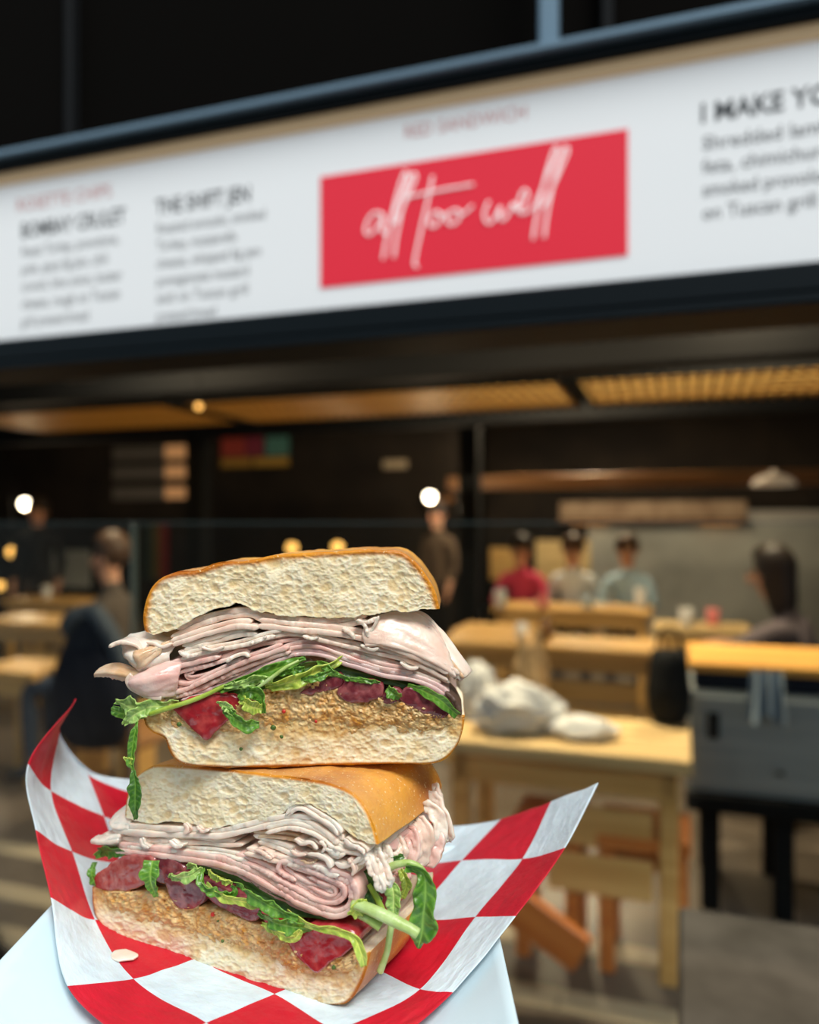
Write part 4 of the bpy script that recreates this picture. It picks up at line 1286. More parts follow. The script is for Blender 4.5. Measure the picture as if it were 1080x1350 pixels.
# --- turkey
def turkey_mat(name, c1, c2):
    m = mat(name, c1, 0.28, spec=0.5, sss=0.45, sssr=(1, 0.45, 0.35), sscale=0.0022, col2=c2, nscale=120, bump=0.22, bscale=300, coat=0.15)
    return m
TK_A = turkey_mat('turkey_pale', (0.82, 0.58, 0.46), (0.90, 0.73, 0.61))
TK_B = turkey_mat('turkey_pink', (0.78, 0.44, 0.38), (0.86, 0.61, 0.53))
TK_C = turkey_mat('turkey_white', (0.86, 0.68, 0.55), (0.92, 0.80, 0.69))
TK_D = turkey_mat('turkey_tan_edge', (0.66, 0.40, 0.20), (0.78, 0.57, 0.40))
TK_G = turkey_mat('turkey_mauve', (0.62, 0.42, 0.40), (0.74, 0.55, 0.50))
def ribbon(half, path, th, m, d0=0.0, D=0.05, seed=0, rag=1.0, droop=0.0, n=None, name='turkey_slice', taper=True):
    """a slice of meat seen edge-on: path on the cut face in pixels, th thick in pixels, running back by D"""
    L = sum(math.hypot(path[i + 1][0] - path[i][0], path[i + 1][1] - path[i][1]) for i in range(len(path) - 1))
    n = n or max(24, int(L / 2.0))
    c = catmull(path, n)
    t = np.gradient(c, axis=0); t /= np.linalg.norm(t, axis=1)[:, None] + 1e-9
    nr = np.stack([-t[:, 1], t[:, 0]], 1)
    u = np.linspace(0, 1, n)
    ar = np.arange(n) * L / n
    prof = th / 2 * (0.80 + 0.45 * fbm(ar * 0.05, seed, 0, seed, 3))
    if taper:
        prof = prof * np.clip(np.minimum(u, 1 - u) * L / (th * 0.7), 0.12, 1) ** 0.5
    wav = (fbm(ar * 0.035, seed + 3.3, 0, seed + 1, 2) - 0.5) * th * 0.25
    rows = [(0.0, 0.72), (0.00022, 0.93), (0.0007, 1.0)] + [(D * k, 1.0) for k in (0.08, 0.2, 0.4, 0.65, 1.0)]
    V, F = [], []
    front = (fbm(ar * 0.04, seed * 1.7, 0, seed + 2, 3) - 0.5) * 0.0022 * rag + (vnoise(ar * 0.45, seed, 0, seed + 4) - 0.5) * 0.0006 * rag * sstep(0.5, 0.7, vnoise(ar * 0.03, seed, 2, seed + 5))
    for k, (dd, wsc) in enumerate(rows):
        cc = c + nr * (wav * (1 + 0.5 * k / len(rows)))[:, None]
        upn = (vnoise(ar * 0.10, k * 0.3, 0, seed + 6) - 0.5) * th * 0.14
        A = cc + nr * (prof * wsc + upn)[:, None]
        B = cc - nr * (prof * wsc - upn * 0.4)[:, None]
        f = front * (1 - min(1, dd / (0.2 * D)))
        dr = droop * (dd / D)
        V.append(half.pt(A[:, 0], A[:, 1] + dr, d0 + dd + f))
        V.append(half.pt(B[:, 0], B[:, 1] + dr, d0 + dd + f))
    K = len(rows)
    ia = lambda k, s: (2 * k + s) * n
    for i in range(n - 1):
        F.append((ia(0, 0) + i, ia(0, 0) + i + 1, ia(0, 1) + i + 1, ia(0, 1) + i))
        F.append((ia(K - 1, 0) + i, ia(K - 1, 1) + i, ia(K - 1, 1) + i + 1, ia(K - 1, 0) + i + 1))
        for k in range(K - 1):
            F.append((ia(k, 0) + i, ia(k + 1, 0) + i, ia(k + 1, 0) + i + 1, ia(k, 0) + i + 1))
            F.append((ia(k, 1) + i, ia(k, 1) + i + 1, ia(k + 1, 1) + i + 1, ia(k + 1, 1) + i))
    for i in (0, n - 1):
        for k in range(K - 1):
            q = (ia(k, 0) + i, ia(k, 1) + i, ia(k + 1, 1) + i, ia(k + 1, 0) + i)
            F.append(q if i == 0 else q[::-1])
    return mesh_obj(name, np.vstack(V), F, m, half.root, half.base)

def layered(half, p, th, mm, d0, seed):
    """a folded pair of thin slices lying against each other"""
    a = catmull(p, max(6, len(p) * 3))
    t = np.gradient(a, axis=0); t /= np.linalg.norm(t, axis=1)[:, None] + 1e-9
    nr = np.stack([-t[:, 1], t[:, 0]], 1)
    for q, sg in enumerate((-1, 1)):
        b = a + nr * sg * th * 0.27
        k0, k1 = random.randint(0, 1), random.randint(0, 1)
        ribbon(half, [tuple(v) for v in b[k0:len(b) - k1]], th * 0.56, mm, d0 + (0.0007 if q == 0 else 0.0) + random.uniform(-.0003, .0003), 0.05, seed * 2 + q)

def sheet(half, ctrl, th, m, name='turkey_slice', seed=0, wrinkle=0.0006, m_=48, n_=36, rag=0.0):
    """a flap: net of (x, y, depth) on the half's face frame; th in metres"""
    c = np.array([[half.pt(x, y, d) for (x, y, d) in row] for row in ctrl])
    G = grid_interp(c, m_, n_)
    a, b = np.meshgrid(np.linspace(0, 1, m_), np.linspace(0, 1, n_), indexing='ij')
    du = np.gradient(G, axis=0); dv = np.gradient(G, axis=1)
    nr = np.cross(du, dv); nr /= np.linalg.norm(nr, axis=2)[..., None] + 1e-12
    G = G + nr * ((fbm(a * 2.5 + b, b * 6 - a * 2, seed, seed, 3) - 0.5) * 1.5 * wrinkle)[..., None]
    if rag:
        e = sstep(0.85, 1.0, b) * (vnoise(a * 26, 0, 0, seed) - 0.3) * rag
        G = G + dv / (np.linalg.norm(dv, axis=2)[..., None] + 1e-9) * e[..., None]
    edge = np.minimum(np.minimum(a, 1 - a), np.minimum(b, 1 - b))
    V, F = solid_sheet(G, th * (0.7 + 0.3 * np.clip(edge * 20, 0, 1)))
    return mesh_obj(name, V, F, m, half.root, half.base)

tk = [  # upper half
    ([(222, 838), (258, 822), (296, 811), (330, 809), (350, 816), (400, 822), (446, 822), (484, 816)], 13, TK_A, 0.0016),
    ([(226, 848), (270, 833), (312, 823), (342, 824)], 12, TK_A, -0.0004),
    ([(230, 858), (268, 848), (305, 837), (338, 833)], 11, TK_C, 0.0004),
    ([(340, 822), (380, 826), (430, 830), (478, 838), (508, 848), (560, 868), (604, 893)], 13, TK_A, 0.0000),
    ([(238, 866), (278, 856), (318, 848), (352, 838), (372, 834)], 10, TK_C, -0.0002),
    ([(352, 838), (392, 835), (440, 846), (492, 858), (545, 872), (592, 896)], 10, TK_A, 0.0008),
    ([(236, 876), (272, 868), (312, 858), (350, 848), (392, 842), (436, 850), (480, 862)], 9, TK_B, 0.0026),
    ([(392, 854), (352, 866), (306, 884), (262, 905), (234, 915), (208, 914), (197, 900), (206, 887), (232, 876), (262, 869), (300, 860)], 12, TK_B, -0.0006),
    ([(372, 852), (332, 866), (290, 884), (256, 902), (234, 903), (226, 894), (238, 884), (266, 877), (296, 868), (318, 860), (325, 867), (300, 879)], 9, TK_B, 0.0004),
    ([(300, 881), (270, 891), (250, 895), (244, 890), (254, 885)], 7, TK_B, 0.0010),
    ([(238, 921), (280, 911), (322, 893), (356, 874), (390, 861), (424, 862), (462, 875), (504, 888), (545, 895), (582, 911), (600, 936)], 10, TK_G, 0.0004),
    ([(270, 903), (316, 884), (352, 866), (388, 852), (420, 851), (452, 862), (492, 876), (528, 884), (556, 886)], 10, TK_B, 0.0012),
    ([(452, 858), (486, 868), (520, 878), (560, 890), (592, 904)], 8, TK_A, 0.0020),
    ([(420, 858), (448, 868), (476, 876), (502, 872), (520, 874)], 7, TK_B, 0.0030),
]
for i, (p, th, mm, d0) in enumerate(tk):
    layered(TOP, p, th, mm, d0, 40 + i)
# meat packed behind the edges
ribbon(TOP, [(232, 862), (300, 850), (380, 846), (460, 852), (540, 868), (588, 892)], 52, TK_B, 0.010, 0.042, 71, rag=0.5)
# flaps that stick out at the left
sheet(TOP, [[(232, 842, .012), (228, 852, .004), (224, 862, .000), (222, 872, .001)], [(210, 846, .010), (206, 854, .000), (204, 866, -.003), (206, 880, -.001)], [(190, 838, .010), (188, 850, .001), (188, 866, -.004), (190, 884, -.002)], [(170, 840, .010), (168, 850, .003), (170, 862, -.001), (178, 880, .000)], [(154, 842, .014), (150, 850, .010), (155, 864, .006), (168, 880, .005)], [(146, 846, .020), (147, 856, .016), (156, 870, .012), (168, 886, .010)]], 0.0013, TK_C, seed=3, wrinkle=0.0010, m_=60)
sheet(TOP, [[(226, 846, .004), (218, 850, -.001), (214, 860, -.002)], [(204, 852, .000), (198, 858, -.004), (200, 872, -.004)], [(190, 856, -.002), (186, 862, -.005), (192, 878, -.004)], [(182, 854, .002), (178, 862, -.001), (184, 880, -.002)]], 0.0012, TK_D, seed=6, wrinkle=0.0008)
sheet(TOP, [[(200, 880, .000), (196, 888, -.003), (194, 897, -.001)], [(178, 882, .001), (176, 890, -.002), (174, 897, .001)], [(158, 878, .004), (154, 888, .000), (152, 897, .003)], [(140, 878, .005), (138, 887, .002), (136, 896, .005)], [(124, 884, .007), (118, 890, .005), (114, 896, .007)]], 0.0011, TK_D, seed=9, wrinkle=0.0007, rag=0.002)
sheet(TOP, [[(240, 872, .001), (238, 892, -.002), (232, 918, .001)], [(220, 872, .000), (214, 892, -.005), (214, 918, -.002)], [(200, 876, .000), (192, 894, -.006), (196, 916, -.003)], [(186, 882, .002), (176, 896, -.003), (182, 911, -.001)], [(180, 886, .010), (169, 898, .006), (176, 907, .007)]], 0.0014, TK_B, seed=12, wrinkle=0.0009)
ribbon(TOP, [(178, 888), (172, 896), (178, 907), (196, 915), (216, 918)], 6, TK_A, -0.0030, 0.012, 95, taper=False)
ribbon(TOP, [(148, 852), (158, 846), (172, 846), (186, 852), (192, 866), (196, 880)], 5, TK_C, -0.0035, 0.014, 96)
ribbon(TOP, [(196, 846), (206, 848), (216, 852), (228, 848)], 5, TK_C, -0.0020, 0.014, 97)
# drooping flaps at the right
sheet(TOP, [[(488, 816, .004), (478, 834, .000), (482, 852, -.001)], [(510, 810, .006), (508, 830, .001), (512, 852, -.001)], [(540, 810, .009), (540, 834, .003), (546, 864, .000)], [(562, 822, .010), (572, 850, .004), (580, 880, .000)], [(578, 842, .010), (592, 870, .005), (601, 894, .001)]], 0.0024, TK_A, seed=15, wrinkle=0.0008)
sheet(TOP, [[(536, 808, .016), (530, 824, .012), (528, 840, .010)], [(560, 816, .015), (558, 836, .010), (556, 856, .008)], [(584, 840, .013), (584, 860, .008), (582, 880, .006)], [(604, 868, .011), (602, 882, .006), (598, 895, .005)], [(622, 893, .011), (616, 896, .007), (606, 901, .006)]], 0.0022, TK_C, seed=18, wrinkle=0.0006, rag=0.001)
ribbon(TOP, [(560, 838), (580, 858), (600, 882), (612, 897)], 5, TK_D, 0.0042, 0.010, 90)
for q, (p, th) in enumerate((([(472, 816), (482, 824), (486, 840)], 5), ([(500, 812), (494, 824), (488, 836), (486, 846)], 4), ([(470, 818), (484, 820), (498, 814)], 5), ([(452, 828), (464, 836), (468, 842)], 5),
        ([(476, 850), (490, 856), (500, 854)], 4), ([(330, 866), (322, 862), (308, 866), (300, 872)], 5), ([(352, 838), (344, 844), (330, 848)], 4), ([(236, 858), (248, 864), (262, 862)], 5), ([(268, 852), (282, 856), (296, 852)], 4), ([(400, 838), (412, 842), (420, 840)], 4), ([(528, 872), (540, 880), (552, 880)], 4))):
    ribbon(TOP, p, th, TK_C, -0.0016, 0.008, 400 + q, rag=1.4, name='turkey_shred')
ribbon(TOP, [(588, 912), (598, 922), (606, 938), (608, 942)], 6, mat('turkey_dark_rim', (0.12, 0.07, 0.05), 0.4), -0.0012, 0.02, 93)

bk = [  # lower half
    ([(140, 1088), (170, 1093), (210, 1096), (256, 1098), (290, 1098), (318, 1093), (346, 1086), (380, 1080), (412, 1083), (440, 1101), (456, 1118)], 13, TK_C, -0.0002),
    ([(132, 1104), (160, 1104), (205, 1107), (250, 1110), (296, 1113), (318, 1113)], 10, TK_A, 0.0010),
    ([(150, 1112), (196, 1117), (244, 1121), (292, 1125), (326, 1134)], 9, TK_C, 0.0002),
    ([(142, 1116), (190, 1121), (240, 1128), (296, 1137), (336, 1153), (380, 1178), (418, 1197), (446, 1204), (463, 1194), (467, 1174), (456, 1158), (430, 1147), (402, 1140), (378, 1130)], 13, TK_B, -0.0012),
    ([(300, 1127), (340, 1141), (380, 1163), (418, 1184), (440, 1188), (452, 1178), (446, 1166), (420, 1154), (392, 1143), (374, 1138), (372, 1148), (392, 1158)], 10, TK_B, -0.0004),
    ([(378, 1152), (404, 1166), (430, 1178), (439, 1179), (437, 1172), (420, 1165), (402, 1156)], 8, TK_B, 0.0002),
    ([(330, 1106), (360, 1115), (396, 1128), (428, 1138), (452, 1150), (462, 1166)], 11, TK_C, 0.0006),
    ([(380, 1076), (388, 1065), (402, 1064), (424, 1076), (444, 1090), (452, 1104)], 9, TK_C, -0.0010),
    ([(352, 1094), (384, 1088), (412, 1094), (434, 1108), (450, 1122), (444, 1128), (428, 1118)], 10, TK_C, -0.0012),
    ([(330, 1102), (360, 1102), (388, 1108), (410, 1116), (430, 1128)], 9, TK_D, 0.0014),
    ([(160, 1122), (220, 1131), (280, 1142), (326, 1160), (374, 1188), (420, 1206)], 8, TK_G, 0.0006),
    ([(316, 1118), (350, 1128), (384, 1136), (412, 1140)], 10, TK_A, -0.0010),
    ([(440, 1110), (456, 1120), (474, 1124), (480, 1132), (466, 1140)], 9, TK_C, -0.0012),
]
for i, (p, th, mm, d0) in enumerate(bk):
    layered(BOT, p, th, mm, d0, 140 + i)
ribbon(BOT, [(160, 1106), (240, 1110), (320, 1122), (400, 1140), (450, 1150)], 44, TK_B, 0.010, 0.042, 171, rag=0.5)
sheet(BOT, [[(140, 1088, .002), (152, 1092, -.001), (170, 1094, .000)], [(142, 1076, .006), (154, 1078, .003), (170, 1080, .003)], [(152, 1064, .012), (160, 1062, .010), (170, 1062, .010)]], 0.002, TK_C, seed=24)
sheet(BOT, [[(160, 1100, .001), (160, 1106, -.001), (158, 1112, .001)], [(142, 1102, .001), (140, 1108, -.002), (142, 1114, .001)], [(124, 1106, .003), (122, 1109, .000), (128, 1113, .003)]], 0.0020, TK_C, seed=27, wrinkle=0.001, rag=0.0015)
for q, (p, th, mm) in enumerate((   # torn shreds on the cut face
        ([(392, 1104), (402, 1110), (414, 1108), (424, 1116)], 5, TK_C), ([(410, 1122), (422, 1124), (434, 1132), (440, 1142)], 6, TK_C), ([(436, 1118), (446, 1126), (458, 1124)], 5, TK_C),
        ([(444, 1136), (456, 1140), (468, 1136), (478, 1128)], 6, TK_C), ([(386, 1118), (396, 1124), (408, 1124)], 5, TK_A), ([(228, 1106), (236, 1114), (246, 1112)], 5, TK_C), ([(190, 1103), (192, 1112), (200, 1116)], 4, TK_C),
        ([(416, 1140), (428, 1144), (438, 1152), (450, 1152)], 6, TK_C), ([(340, 1118), (352, 1122), (362, 1130)], 5, TK_A), ([(456, 1104), (464, 1112), (476, 1114), (486, 1122)], 6, TK_C), ([(400, 1132), (410, 1136), (418, 1134)], 4, TK_D),
        ([(462, 1130), (470, 1142), (468, 1152)], 5, TK_A), ([(426, 1106), (432, 1114), (428, 1122)], 4, TK_C), ([(246, 1084), (250, 1092), (246, 1098)], 5, TK_A), ([(262, 1088), (270, 1094), (280, 1092)], 4, TK_A))):
    ribbon(BOT, p, th, mm, -0.0020, 0.008, 430 + q, rag=1.4, name='turkey_shred')
# shredded turkey spilling out of the right side: crumpled strips along the side of the bread
def world_sheet(ctrl, th, m, name, half, seed, wrinkle=0.001, m_=30, n_=18):
    c = np.array([[P(*q) for q in row] for row in ctrl])
    G = grid_interp(c, m_, n_)
    a, b = np.meshgrid(np.linspace(0, 1, m_), np.linspace(0, 1, n_), indexing='ij')
    du = np.gradient(G, axis=0); dv = np.gradient(G, axis=1)
    nr = np.cross(du, dv); nr /= np.linalg.norm(nr, axis=2)[..., None] + 1e-12
    G = G + nr * ((fbm(a * 6, b * 6, seed, seed, 3) - 0.5) * 2 * wrinkle)[..., None]
    edge = np.minimum(np.minimum(a, 1 - a), np.minimum(b, 1 - b))
    V, F = solid_sheet(G, th * (0.35 + 0.65 * np.clip(edge * 10, 0, 1)))
    return mesh_obj(name, V, F, m, half.root, half.base)
def strip(pts, wd, th, m, name, half, seed, twist=0.0, wrinkle=0.0008):
    """ribbon-like strip: centre line (x, y, Y) with half-width wd px across the screen normal"""
    c = catmull([P(*q) for q in pts], 34)
    T = np.gradient(c, axis=0); T /= np.linalg.norm(T, axis=1)[:, None]
    view = np.array([0, 1.0, 0])
    side = np.cross(T, view); side /= np.linalg.norm(side, axis=1)[:, None]
    nrm = np.cross(side, T)
    u = np.linspace(0, 1, 34)
    ang = twist * (u - 0.3) + 0.7 * (fbm(u * 4, seed, 0, seed, 2) - 0.5)
    s2 = side * np.cos(ang)[:, None] + nrm * np.sin(ang)[:, None]
    wv = wd * 0.00030 * (0.6 + 0.7 * fbm(u * 5, seed + 2, 0, seed, 2)) * np.clip(np.minimum(u, 1 - u) * 8, 0.25, 1)
    v = np.linspace(-1, 1, 9)
    G = c[:, None, :] + s2[:, None, :] * (wv[:, None] * v[None, :])[..., None]
    curl = (v ** 2)[None, :] * wv[:, None] * 0.45
    nn = np.cross(T, s2)
    G = G + nn[:, None, :] * curl[..., None]
    a, b = np.meshgrid(u * 8, v, indexing='ij')
    G = G + nn[:, None, :] * ((fbm(a, b * 2, seed, seed + 1, 2) - 0.5) * 2 * wrinkle)[..., None]
    edge = np.minimum(np.minimum(u, 1 - u)[:, None] * 12, (1 - np.abs(v))[None, :] * 3)
    V, F = solid_sheet(G, th * (0.4 + 0.6 * np.clip(edge, 0, 1)))
    return mesh_obj(name, V, F, m, half.root, half.base)
shreds = [
    ([(500, 1118, .286), (522, 1092, .296), (546, 1066, .308), (566, 1044, .322)], 14, TK_B),
    ([(506, 1128, .288), (530, 1104, .297), (552, 1082, .308), (574, 1058, .322)], 14, TK_C),
    ([(556, 1060, .306), (572, 1068, .304), (580, 1092, .302), (574, 1118, .302)], 11, TK_C),
    ([(564, 1044, .312), (580, 1064, .309), (590, 1088, .307), (592, 1110, .307)], 9, TK_C),
    ([(548, 1076, .303), (560, 1096, .299), (558, 1122, .298), (546, 1142, .298)], 10, TK_A),
    ([(536, 1090, .299), (546, 1110, .296), (540, 1132, .295), (528, 1146, .295)], 10, TK_B),
    ([(522, 1100, .295), (530, 1120, .292), (522, 1140, .291), (512, 1150, .291)], 9, TK_A),
    ([(568, 1086, .304), (574, 1106, .301), (570, 1126, .300), (560, 1140, .300)], 11, TK_B),
    ([(584, 1100, .306), (580, 1116, .303), (572, 1130, .302), (566, 1140, .302)], 8, TK_D),
    ([(504, 1112, .284), (512, 1128, .283), (508, 1146, .283), (502, 1160, .283)], 8, TK_C),
    ([(492, 1116, .279), (502, 1134, .277), (508, 1152, .276), (514, 1170, .276)], 7, TK_C),
    ([(484, 1122, .276), (490, 1140, .275), (500, 1162, .274), (506, 1176, .274)], 6, TK_C),
    ([(570, 1034, .318), (576, 1050, .314), (574, 1066, .312)], 8, TK_C),
    ([(540, 1150, .294), (526, 1160, .290), (516, 1166, .288)], 9, TK_B),
    ([(514, 1084, .296), (536, 1070, .304), (560, 1062, .312)], 12, TK_A),
]
for i, (pts, wd, mm) in enumerate(shreds):
    strip(pts, wd, 0.0018, mm, 'turkey_shred', BOT, 300 + i, twist=(-1) ** i * 0.8)
# a piece that fell on the paper
G = grid_interp(np.array([[P(146, 1264, .3135), P(152, 1258, .316), P(166, 1256, .317)], [P(148, 1268, .3105), P(162, 1264, .312), P(182, 1263, .3125)], [P(156, 1271, .3085), P(166, 1270, .309), P(176, 1269, .3095)]]), 20, 20)
V, F = solid_sheet(G, 0.0008)
o = mesh_obj('turkey_scrap', V, F, TK_C, base=G.mean((0, 1)))
o.location = Vector(G.mean((0, 1)) + np.array([0, 0, 0.0012]))
tag(o, 'small pale turkey scrap lying on a red check of the paper', 'meat scrap')

# --- rocket leaves
def leaf_mat(name, c1, c2, edge=0.3):
    m = mat(name, c1, 0.33, spec=0.5, sss=0.15, sssr=(0.5, 1, 0.2), sscale=0.001, col2=c2, nscale=150, bump=0.35, bscale=300)
    nt = m.node_tree
    b = nt.nodes['Principled BSDF']
    src = b.inputs['Base Color'].links[0].from_socket
    at = nt.nodes.new('ShaderNodeAttribute'); at.attribute_name = 'mask'
    sp = nt.nodes.new('ShaderNodeSeparateColor'); nt.links.new(at.outputs['Color'], sp.inputs[0])
    x = nt.nodes.new('ShaderNodeMix'); x.data_type = 'RGBA'
    nt.links.new(sp.outputs[0], x.inputs[0]); nt.links.new(src, x.inputs[6])
    x.inputs[7].default_value = (min(1, c2[0] * 1.9 + .05), min(1, c2[1] * 1.5 + .06), min(1, c2[2] * 1.8 + .02), 1)
    nt.links.new(x.outputs[2], b.inputs['Base Color'])
    return m
LF = leaf_mat('rocket_green', (0.045, 0.165, 0.012), (0.11, 0.27, 0.025))
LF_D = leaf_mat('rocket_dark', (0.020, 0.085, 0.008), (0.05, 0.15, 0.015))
LF_L = leaf_mat('rocket_light', (0.22, 0.40, 0.07), (0.33, 0.52, 0.14))
LF_Y = leaf_mat('rocket_lime', (0.30, 0.42, 0.035), (0.42, 0.55, 0.09))
STEM = leaf_mat('rocket_stem', (0.36, 0.50, 0.12), (0.52, 0.66, 0.28))
def leaf(half, pts, widths, m, seed=0, ruffle=0.0010, fold=0.5, twist=0.0, name='rocket_leaf', lobes=0.0, n=60, k=15, world=False, thick=0.0003):
    """pts: midrib (x, y, depth or Y); widths: half width in pixels at each midrib point"""
    c0 = np.array([P(*q) if world else half.pt(*q) for q in pts])
    data = np.hstack([c0, np.array(widths, float)[:, None] * 0.00029])
    c = catmull(data, n)
    wd = np.maximum(c[:, 3], 0.00012); c = c[:, :3]
    u = np.linspace(0, 1, n)
    lobes = max(lobes, 0.22)
    ruffle = ruffle * 1.5
    wd = wd * (1 + lobes * 0.6 * np.sin(u * 19 + seed))
    T = np.gradient(c, axis=0); T /= np.linalg.norm(T, axis=1)[:, None] + 1e-12
    view = np.array([0.1, 1.0, 0.15])
    side = np.cross(T, view); side /= np.linalg.norm(side, axis=1)[:, None] + 1e-12
    nn = np.cross(T, side)
    an = twist * (u - 0.5)
    side, nn = side * np.cos(an)[:, None] + nn * np.sin(an)[:, None], nn * np.cos(an)[:, None] - side * np.sin(an)[:, None]
    v = np.linspace(-1, 1, k)
    lob = np.stack([1 + lobes * (fbm(u * 6 + s_ * 31, seed, 0, seed, 2) - 0.5) * 1.6 for s_ in (0, 1)], 1)
    wmat = np.where(v[None, :] < 0, (wd * lob[:, 0])[:, None], (wd * lob[:, 1])[:, None]) * v[None, :]
    G = c[:, None, :] + side[:, None, :] * wmat[..., None]
    h = np.abs(v)[None, :] * wd[:, None] * fold
    a, b = np.meshgrid(u * n * 0.16, v * 1.3, indexing='ij')
    h = h + (fbm(a, b + 5, seed, seed, 2) - 0.5) * 2 * ruffle * (np.abs(v)[None, :] ** 1.2) 
    G = G + nn[:, None, :] * h[..., None]
    V, F = solid_sheet(G, thick)
    o = mesh_obj(name, V, F, m, half.root, half.base)
    ph = (u[:, None] * max(3, n * 0.16) - np.abs(v)[None, :] * 0.7) % 1.0
    vein = np.maximum(np.exp(-(v[None, :] / 0.12) ** 2), 0.55 * np.exp(-((ph - 0.5) / 0.13) ** 2)) * np.ones((n, k))
    vein = np.maximum(vein, 0.35 * sstep(0.88, 1.0, np.abs(v))[None, :] * np.ones((n, k)))
    vv = np.tile(vein.ravel(), 2)
    attr_col(o, np.stack([vv, vv, vv, np.ones(vv.size)], 1))
    r = np.maximum(0.00018, wd * 0.055)
    MB_ = MB().tube(c - nn * 0.00012, np.minimum(r, 0.0006), 6)
    mesh_obj('midrib', np.array(MB_.v), MB_.f, STEM, o, half.base)
    return o
def stem(half, pts, rad, m=None, name='rocket_stem', world=False):
    c0 = np.array([P(*q) if world else half.pt(*q) for q in pts])
    data = catmull(np.hstack([c0, np.array(rad, float)[:, None] * 0.00029]), 40)
    t = MB().tube(data[:, :3], data[:, 3], 10)
    return mesh_obj(name, np.array(t.v), t.f, m or STEM, half.root, half.base)
# upper half
leaf(TOP, [(232, 928, .002), (205, 930, -.002), (178, 931, -.001), (150, 926, .002)], [7, 9, 13, 3], LF_L, 1, 0.0022, 0.35, lobes=0.25)
leaf(TOP, [(214, 931, .003), (186, 938, .002), (160, 943, .003), (138, 940, .006)], [6, 9, 9, 4], LF, 2, 0.0016, 0.3, lobes=0.2)
leaf(TOP, [(206, 930, .000), (188, 936, -.003), (176, 944, -.003), (165, 954, -.001)], [5, 9, 7, 1.5], LF_L, 3, 0.0012, 0.5, lobes=0.2)
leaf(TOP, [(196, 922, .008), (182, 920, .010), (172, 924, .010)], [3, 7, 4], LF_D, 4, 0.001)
stem(TOP, [(200, 940, -.0022), (225, 931, -.0036), (262, 919, -.0036), (300, 902, -.0028)], [3.0, 3.4, 3.2, 2.6], LF_Y)
leaf(TOP, [(187, 948, -.004), (184, 966, -.005), (181, 988, -.005), (180, 1001, -.005), (183, 1011, -.005)], [1.5, 5.5, 5.5, 5, 2], LF, 5, 0.0008, 0.5, name='hanging_leaf')
leaf(TOP, [(183, 998, -.005), (177, 997, -.005), (170, 993, -.005)], [3.5, 4, 0.6], LF_Y, 6, 0.0005, name='hanging_leaf')
leaf(TOP, [(183, 1010, -.005), (187, 1026, -.006), (188, 1042, -.007), (188, 1058, -.007), (188, 1072, -.006)], [2.2, 7.5, 9, 5.5, 1.8], LF_D, 7, 0.0007, 0.4, name='hanging_leaf')
leaf(TOP, [(284, 910, -.001), (312, 900, -.003), (350, 886, -.003), (384, 874, -.001), (402, 868, .001)], [3, 6, 8, 6, 2], LF, 8, 0.0016, 0.5, lobes=0.3)
leaf(TOP, [(300, 902, -.003), (325, 898, -.005), (345, 892, -.004), (362, 896, -.003)], [2, 6, 7, 3], LF_L, 9, 0.0018, 0.5, lobes=0.3)
stem(TOP, [(344, 903, -.0052), (362, 890, -.0056), (380, 877, -.005), (396, 869, -.003)], [2.2, 2.6, 2.4, 1.6])
leaf(TOP, [(318, 918, -.003), (334, 908, -.005), (348, 914, -.005), (352, 936, -.005)], [4, 9, 9, 5], LF, 10, 0.0014, 0.4, twist=0.8)
leaf(TOP, [(290, 922, -.004), (304, 926, -.006), (316, 936, -.006)], [1, 6, 4], LF_L, 11, 0.0008)
leaf(TOP, [(300, 930, -.005), (318, 942, -.007), (332, 950, -.006), (346, 950, -.005)], [4, 8, 9, 4], LF, 12, 0.0010, 0.4)
leaf(TOP, [(322, 918, -.004), (336, 926, -.0065), (350, 930, -.005)], [4, 10, 6], LF_Y, 13, 0.0008, 0.3)
leaf(TOP, [(352, 905, -.002), (380, 898, -.004), (412, 888, -.003), (440, 876, -.001), (450, 869, .002)], [4, 9, 9, 6, 3], LF_Y, 14, 0.0016, 0.4, lobes=0.2)
leaf(TOP, [(400, 893, -.004), (420, 890, -.005), (442, 882, -.003)], [2, 5, 4], LF, 15, 0.0008)
leaf(TOP, [(418, 872, -.001), (432, 876, -.003), (442, 886, -.003), (462, 894, -.002)], [2, 5, 4, 2], LF, 16, 0.0010, lobes=0.3)
leaf(TOP, [(370, 886, -.003), (390, 881, -.005), (404, 879, -.004)], [2, 5, 4], LF, 17, 0.0012)
leaf(TOP, [(456, 894, -.002), (478, 894, -.0035), (502, 898, -.002)], [1.5, 3.5, 2], LF, 18, 0.0008)
leaf(TOP, [(512, 905, -.003), (520, 911, -.0045), (528, 917, -.003)], [4, 8, 4], LF, 19, 0.0005)
leaf(TOP, [(538, 903, -.001), (560, 908, -.004), (582, 920, -.0045), (603, 941, -.002)], [2, 6.5, 7.5, 5], LF, 20, 0.0004, 0.3)
leaf(TOP, [(300, 914, .001), (340, 904, .001), (380, 892, .002), (420, 880, .004), (500, 896, .004), (570, 916, .004)], [4, 7, 8, 9, 7, 5], LF_D, 21, 0.0010)
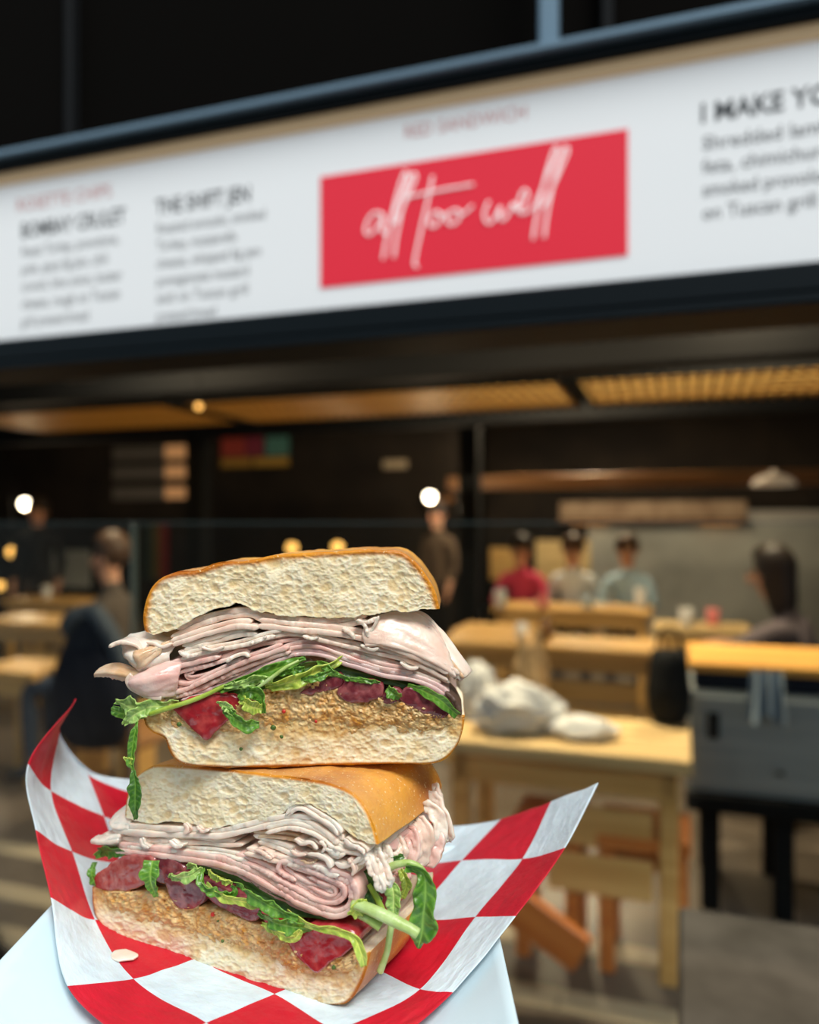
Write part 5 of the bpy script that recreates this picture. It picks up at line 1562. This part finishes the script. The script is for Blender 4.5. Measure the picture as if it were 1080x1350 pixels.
# lower half
leaf(BOT, [(128, 1122, .001), (146, 1121, -.001), (166, 1124, .000)], [5, 9, 4], LF_D, 30, 0.0008, 0.4)
leaf(BOT, [(126, 1128, .000), (150, 1118, .001), (180, 1121, .002)], [4, 7, 4], LF, 31, 0.0008, 0.4)
leaf(BOT, [(118, 1140, .003), (121, 1150, .000), (125, 1162, .000), (129, 1170, .001)], [3, 6, 6, 3], LF, 32, 0.0006, 0.3)
leaf(BOT, [(209, 1131, -.003), (211, 1144, -.005), (212, 1158, -.005), (214, 1178, -.003)], [10, 12, 9, 3], LF, 33, 0.0008, 0.35)
leaf(BOT, [(229, 1150, -.002), (246, 1149, -.005), (262, 1148, -.005), (274, 1140, -.003)], [1, 7, 7, 3], LF_L, 34, 0.0014, 0.5)
leaf(BOT, [(252, 1140, -.002), (262, 1137, -.003), (270, 1143, -.003)], [2, 6, 4], LF_L, 35, 0.0008)
leaf(BOT, [(274, 1142, -.003), (284, 1158, -.006), (302, 1168, -.006), (320, 1170, -.005), (318, 1160, -.005)], [4, 6, 6, 4, 2], LF, 36, 0.0014, 0.6)
leaf(BOT, [(280, 1146, -.002), (302, 1150, -.005), (318, 1156, -.005)], [3, 6, 3], LF_Y, 37, 0.0012, 0.6, twist=1.0)
leaf(BOT, [(282, 1160, -.004), (310, 1174, -.006), (340, 1182, -.005), (366, 1190, -.004)], [3, 6, 6, 3], LF_Y, 38, 0.0008, 0.4)
leaf(BOT, [(322, 1158, -.004), (348, 1172, -.006), (376, 1188, -.006), (404, 1204, -.005)], [4, 8, 8, 5], LF, 39, 0.0014, 0.5, lobes=0.2)
leaf(BOT, [(350, 1196, -.004), (376, 1206, -.006), (402, 1214, -.005), (420, 1216, -.004)], [2, 8, 9, 3], LF, 40, 0.0012, 0.4)
leaf(BOT, [(356, 1210, -.004), (380, 1220, -.006), (398, 1228, -.005), (408, 1218, -.005)], [2, 5, 6, 3], LF_Y, 41, 0.0008, 0.4)
leaf(BOT, [(386, 1196, -.003), (420, 1210, -.0055), (452, 1216, -.0055), (476, 1226, -.005), (486, 1246, -.005), (488, 1266, -.004)], [3, 5, 5, 6, 6, 3.5], LF_Y, 42, 0.0006, 0.4)
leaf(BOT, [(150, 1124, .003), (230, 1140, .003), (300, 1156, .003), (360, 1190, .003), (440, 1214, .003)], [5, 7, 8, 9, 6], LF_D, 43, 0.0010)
# leaves and stems spilling to the right
stem(BOT, [(464, 1192, .276), (486, 1198, .2735), (516, 1212, .271), (540, 1224, .269), (551, 1231, .2685)], [5, 7, 7.5, 6.5, 6.5], STEM, world=True)
stem(BOT, [(474, 1204, .277), (488, 1212, .275), (502, 1222, .274)], [6, 6, 6], STEM, world=True)
leaf(BOT, [(464, 1206, .276), (474, 1194, .275), (484, 1188, .276)], [5, 9, 4], LF_Y, 50, 0.0006, world=True)
stem(BOT, [(506, 1148, .282), (522, 1140, .280), (542, 1138, .279), (558, 1148, .279), (563, 1166, .279)], [5, 4.5, 4, 3.6, 3], STEM, world=True)
leaf(BOT, [(536, 1140, .279), (558, 1152, .278), (561, 1180, .278), (558, 1208, .279), (556, 1232, .280), (551, 1250, .281)], [4, 9, 13, 15, 13, 3], LF, 51, 0.0022, 0.4, lobes=0.15, world=True, n=60)
leaf(BOT, [(514, 1158, .283), (519, 1176, .281), (519, 1194, .281), (520, 1212, .281)], [5, 9, 8, 5], LF_L, 52, 0.0012, 0.5, world=True)
stem(BOT, [(518, 1206, .281), (514, 1232, .280), (510, 1256, .280), (501, 1281, .281)], [4.5, 4.2, 4, 4.5], STEM, world=True)
leaf(BOT, [(478, 1150, .283), (486, 1166, .281), (492, 1184, .281), (498, 1204, .282)], [9, 13, 11, 5], LF_D, 53, 0.0012, 0.4, world=True)
stem(BOT, [(486, 1166, .279), (496, 1182, .278), (504, 1200, .278)], [3, 3.6, 4.2], LF_Y, world=True)
leaf(BOT, [(528, 1146, .288), (536, 1164, .286), (530, 1184, .286)], [4, 6, 3], LF_Y, 54, 0.0008, world=True)
leaf(BOT, [(508, 1140, .284), (520, 1134, .283), (532, 1128, .284)], [4, 6, 3], LF_D, 55, 0.0008, world=True)
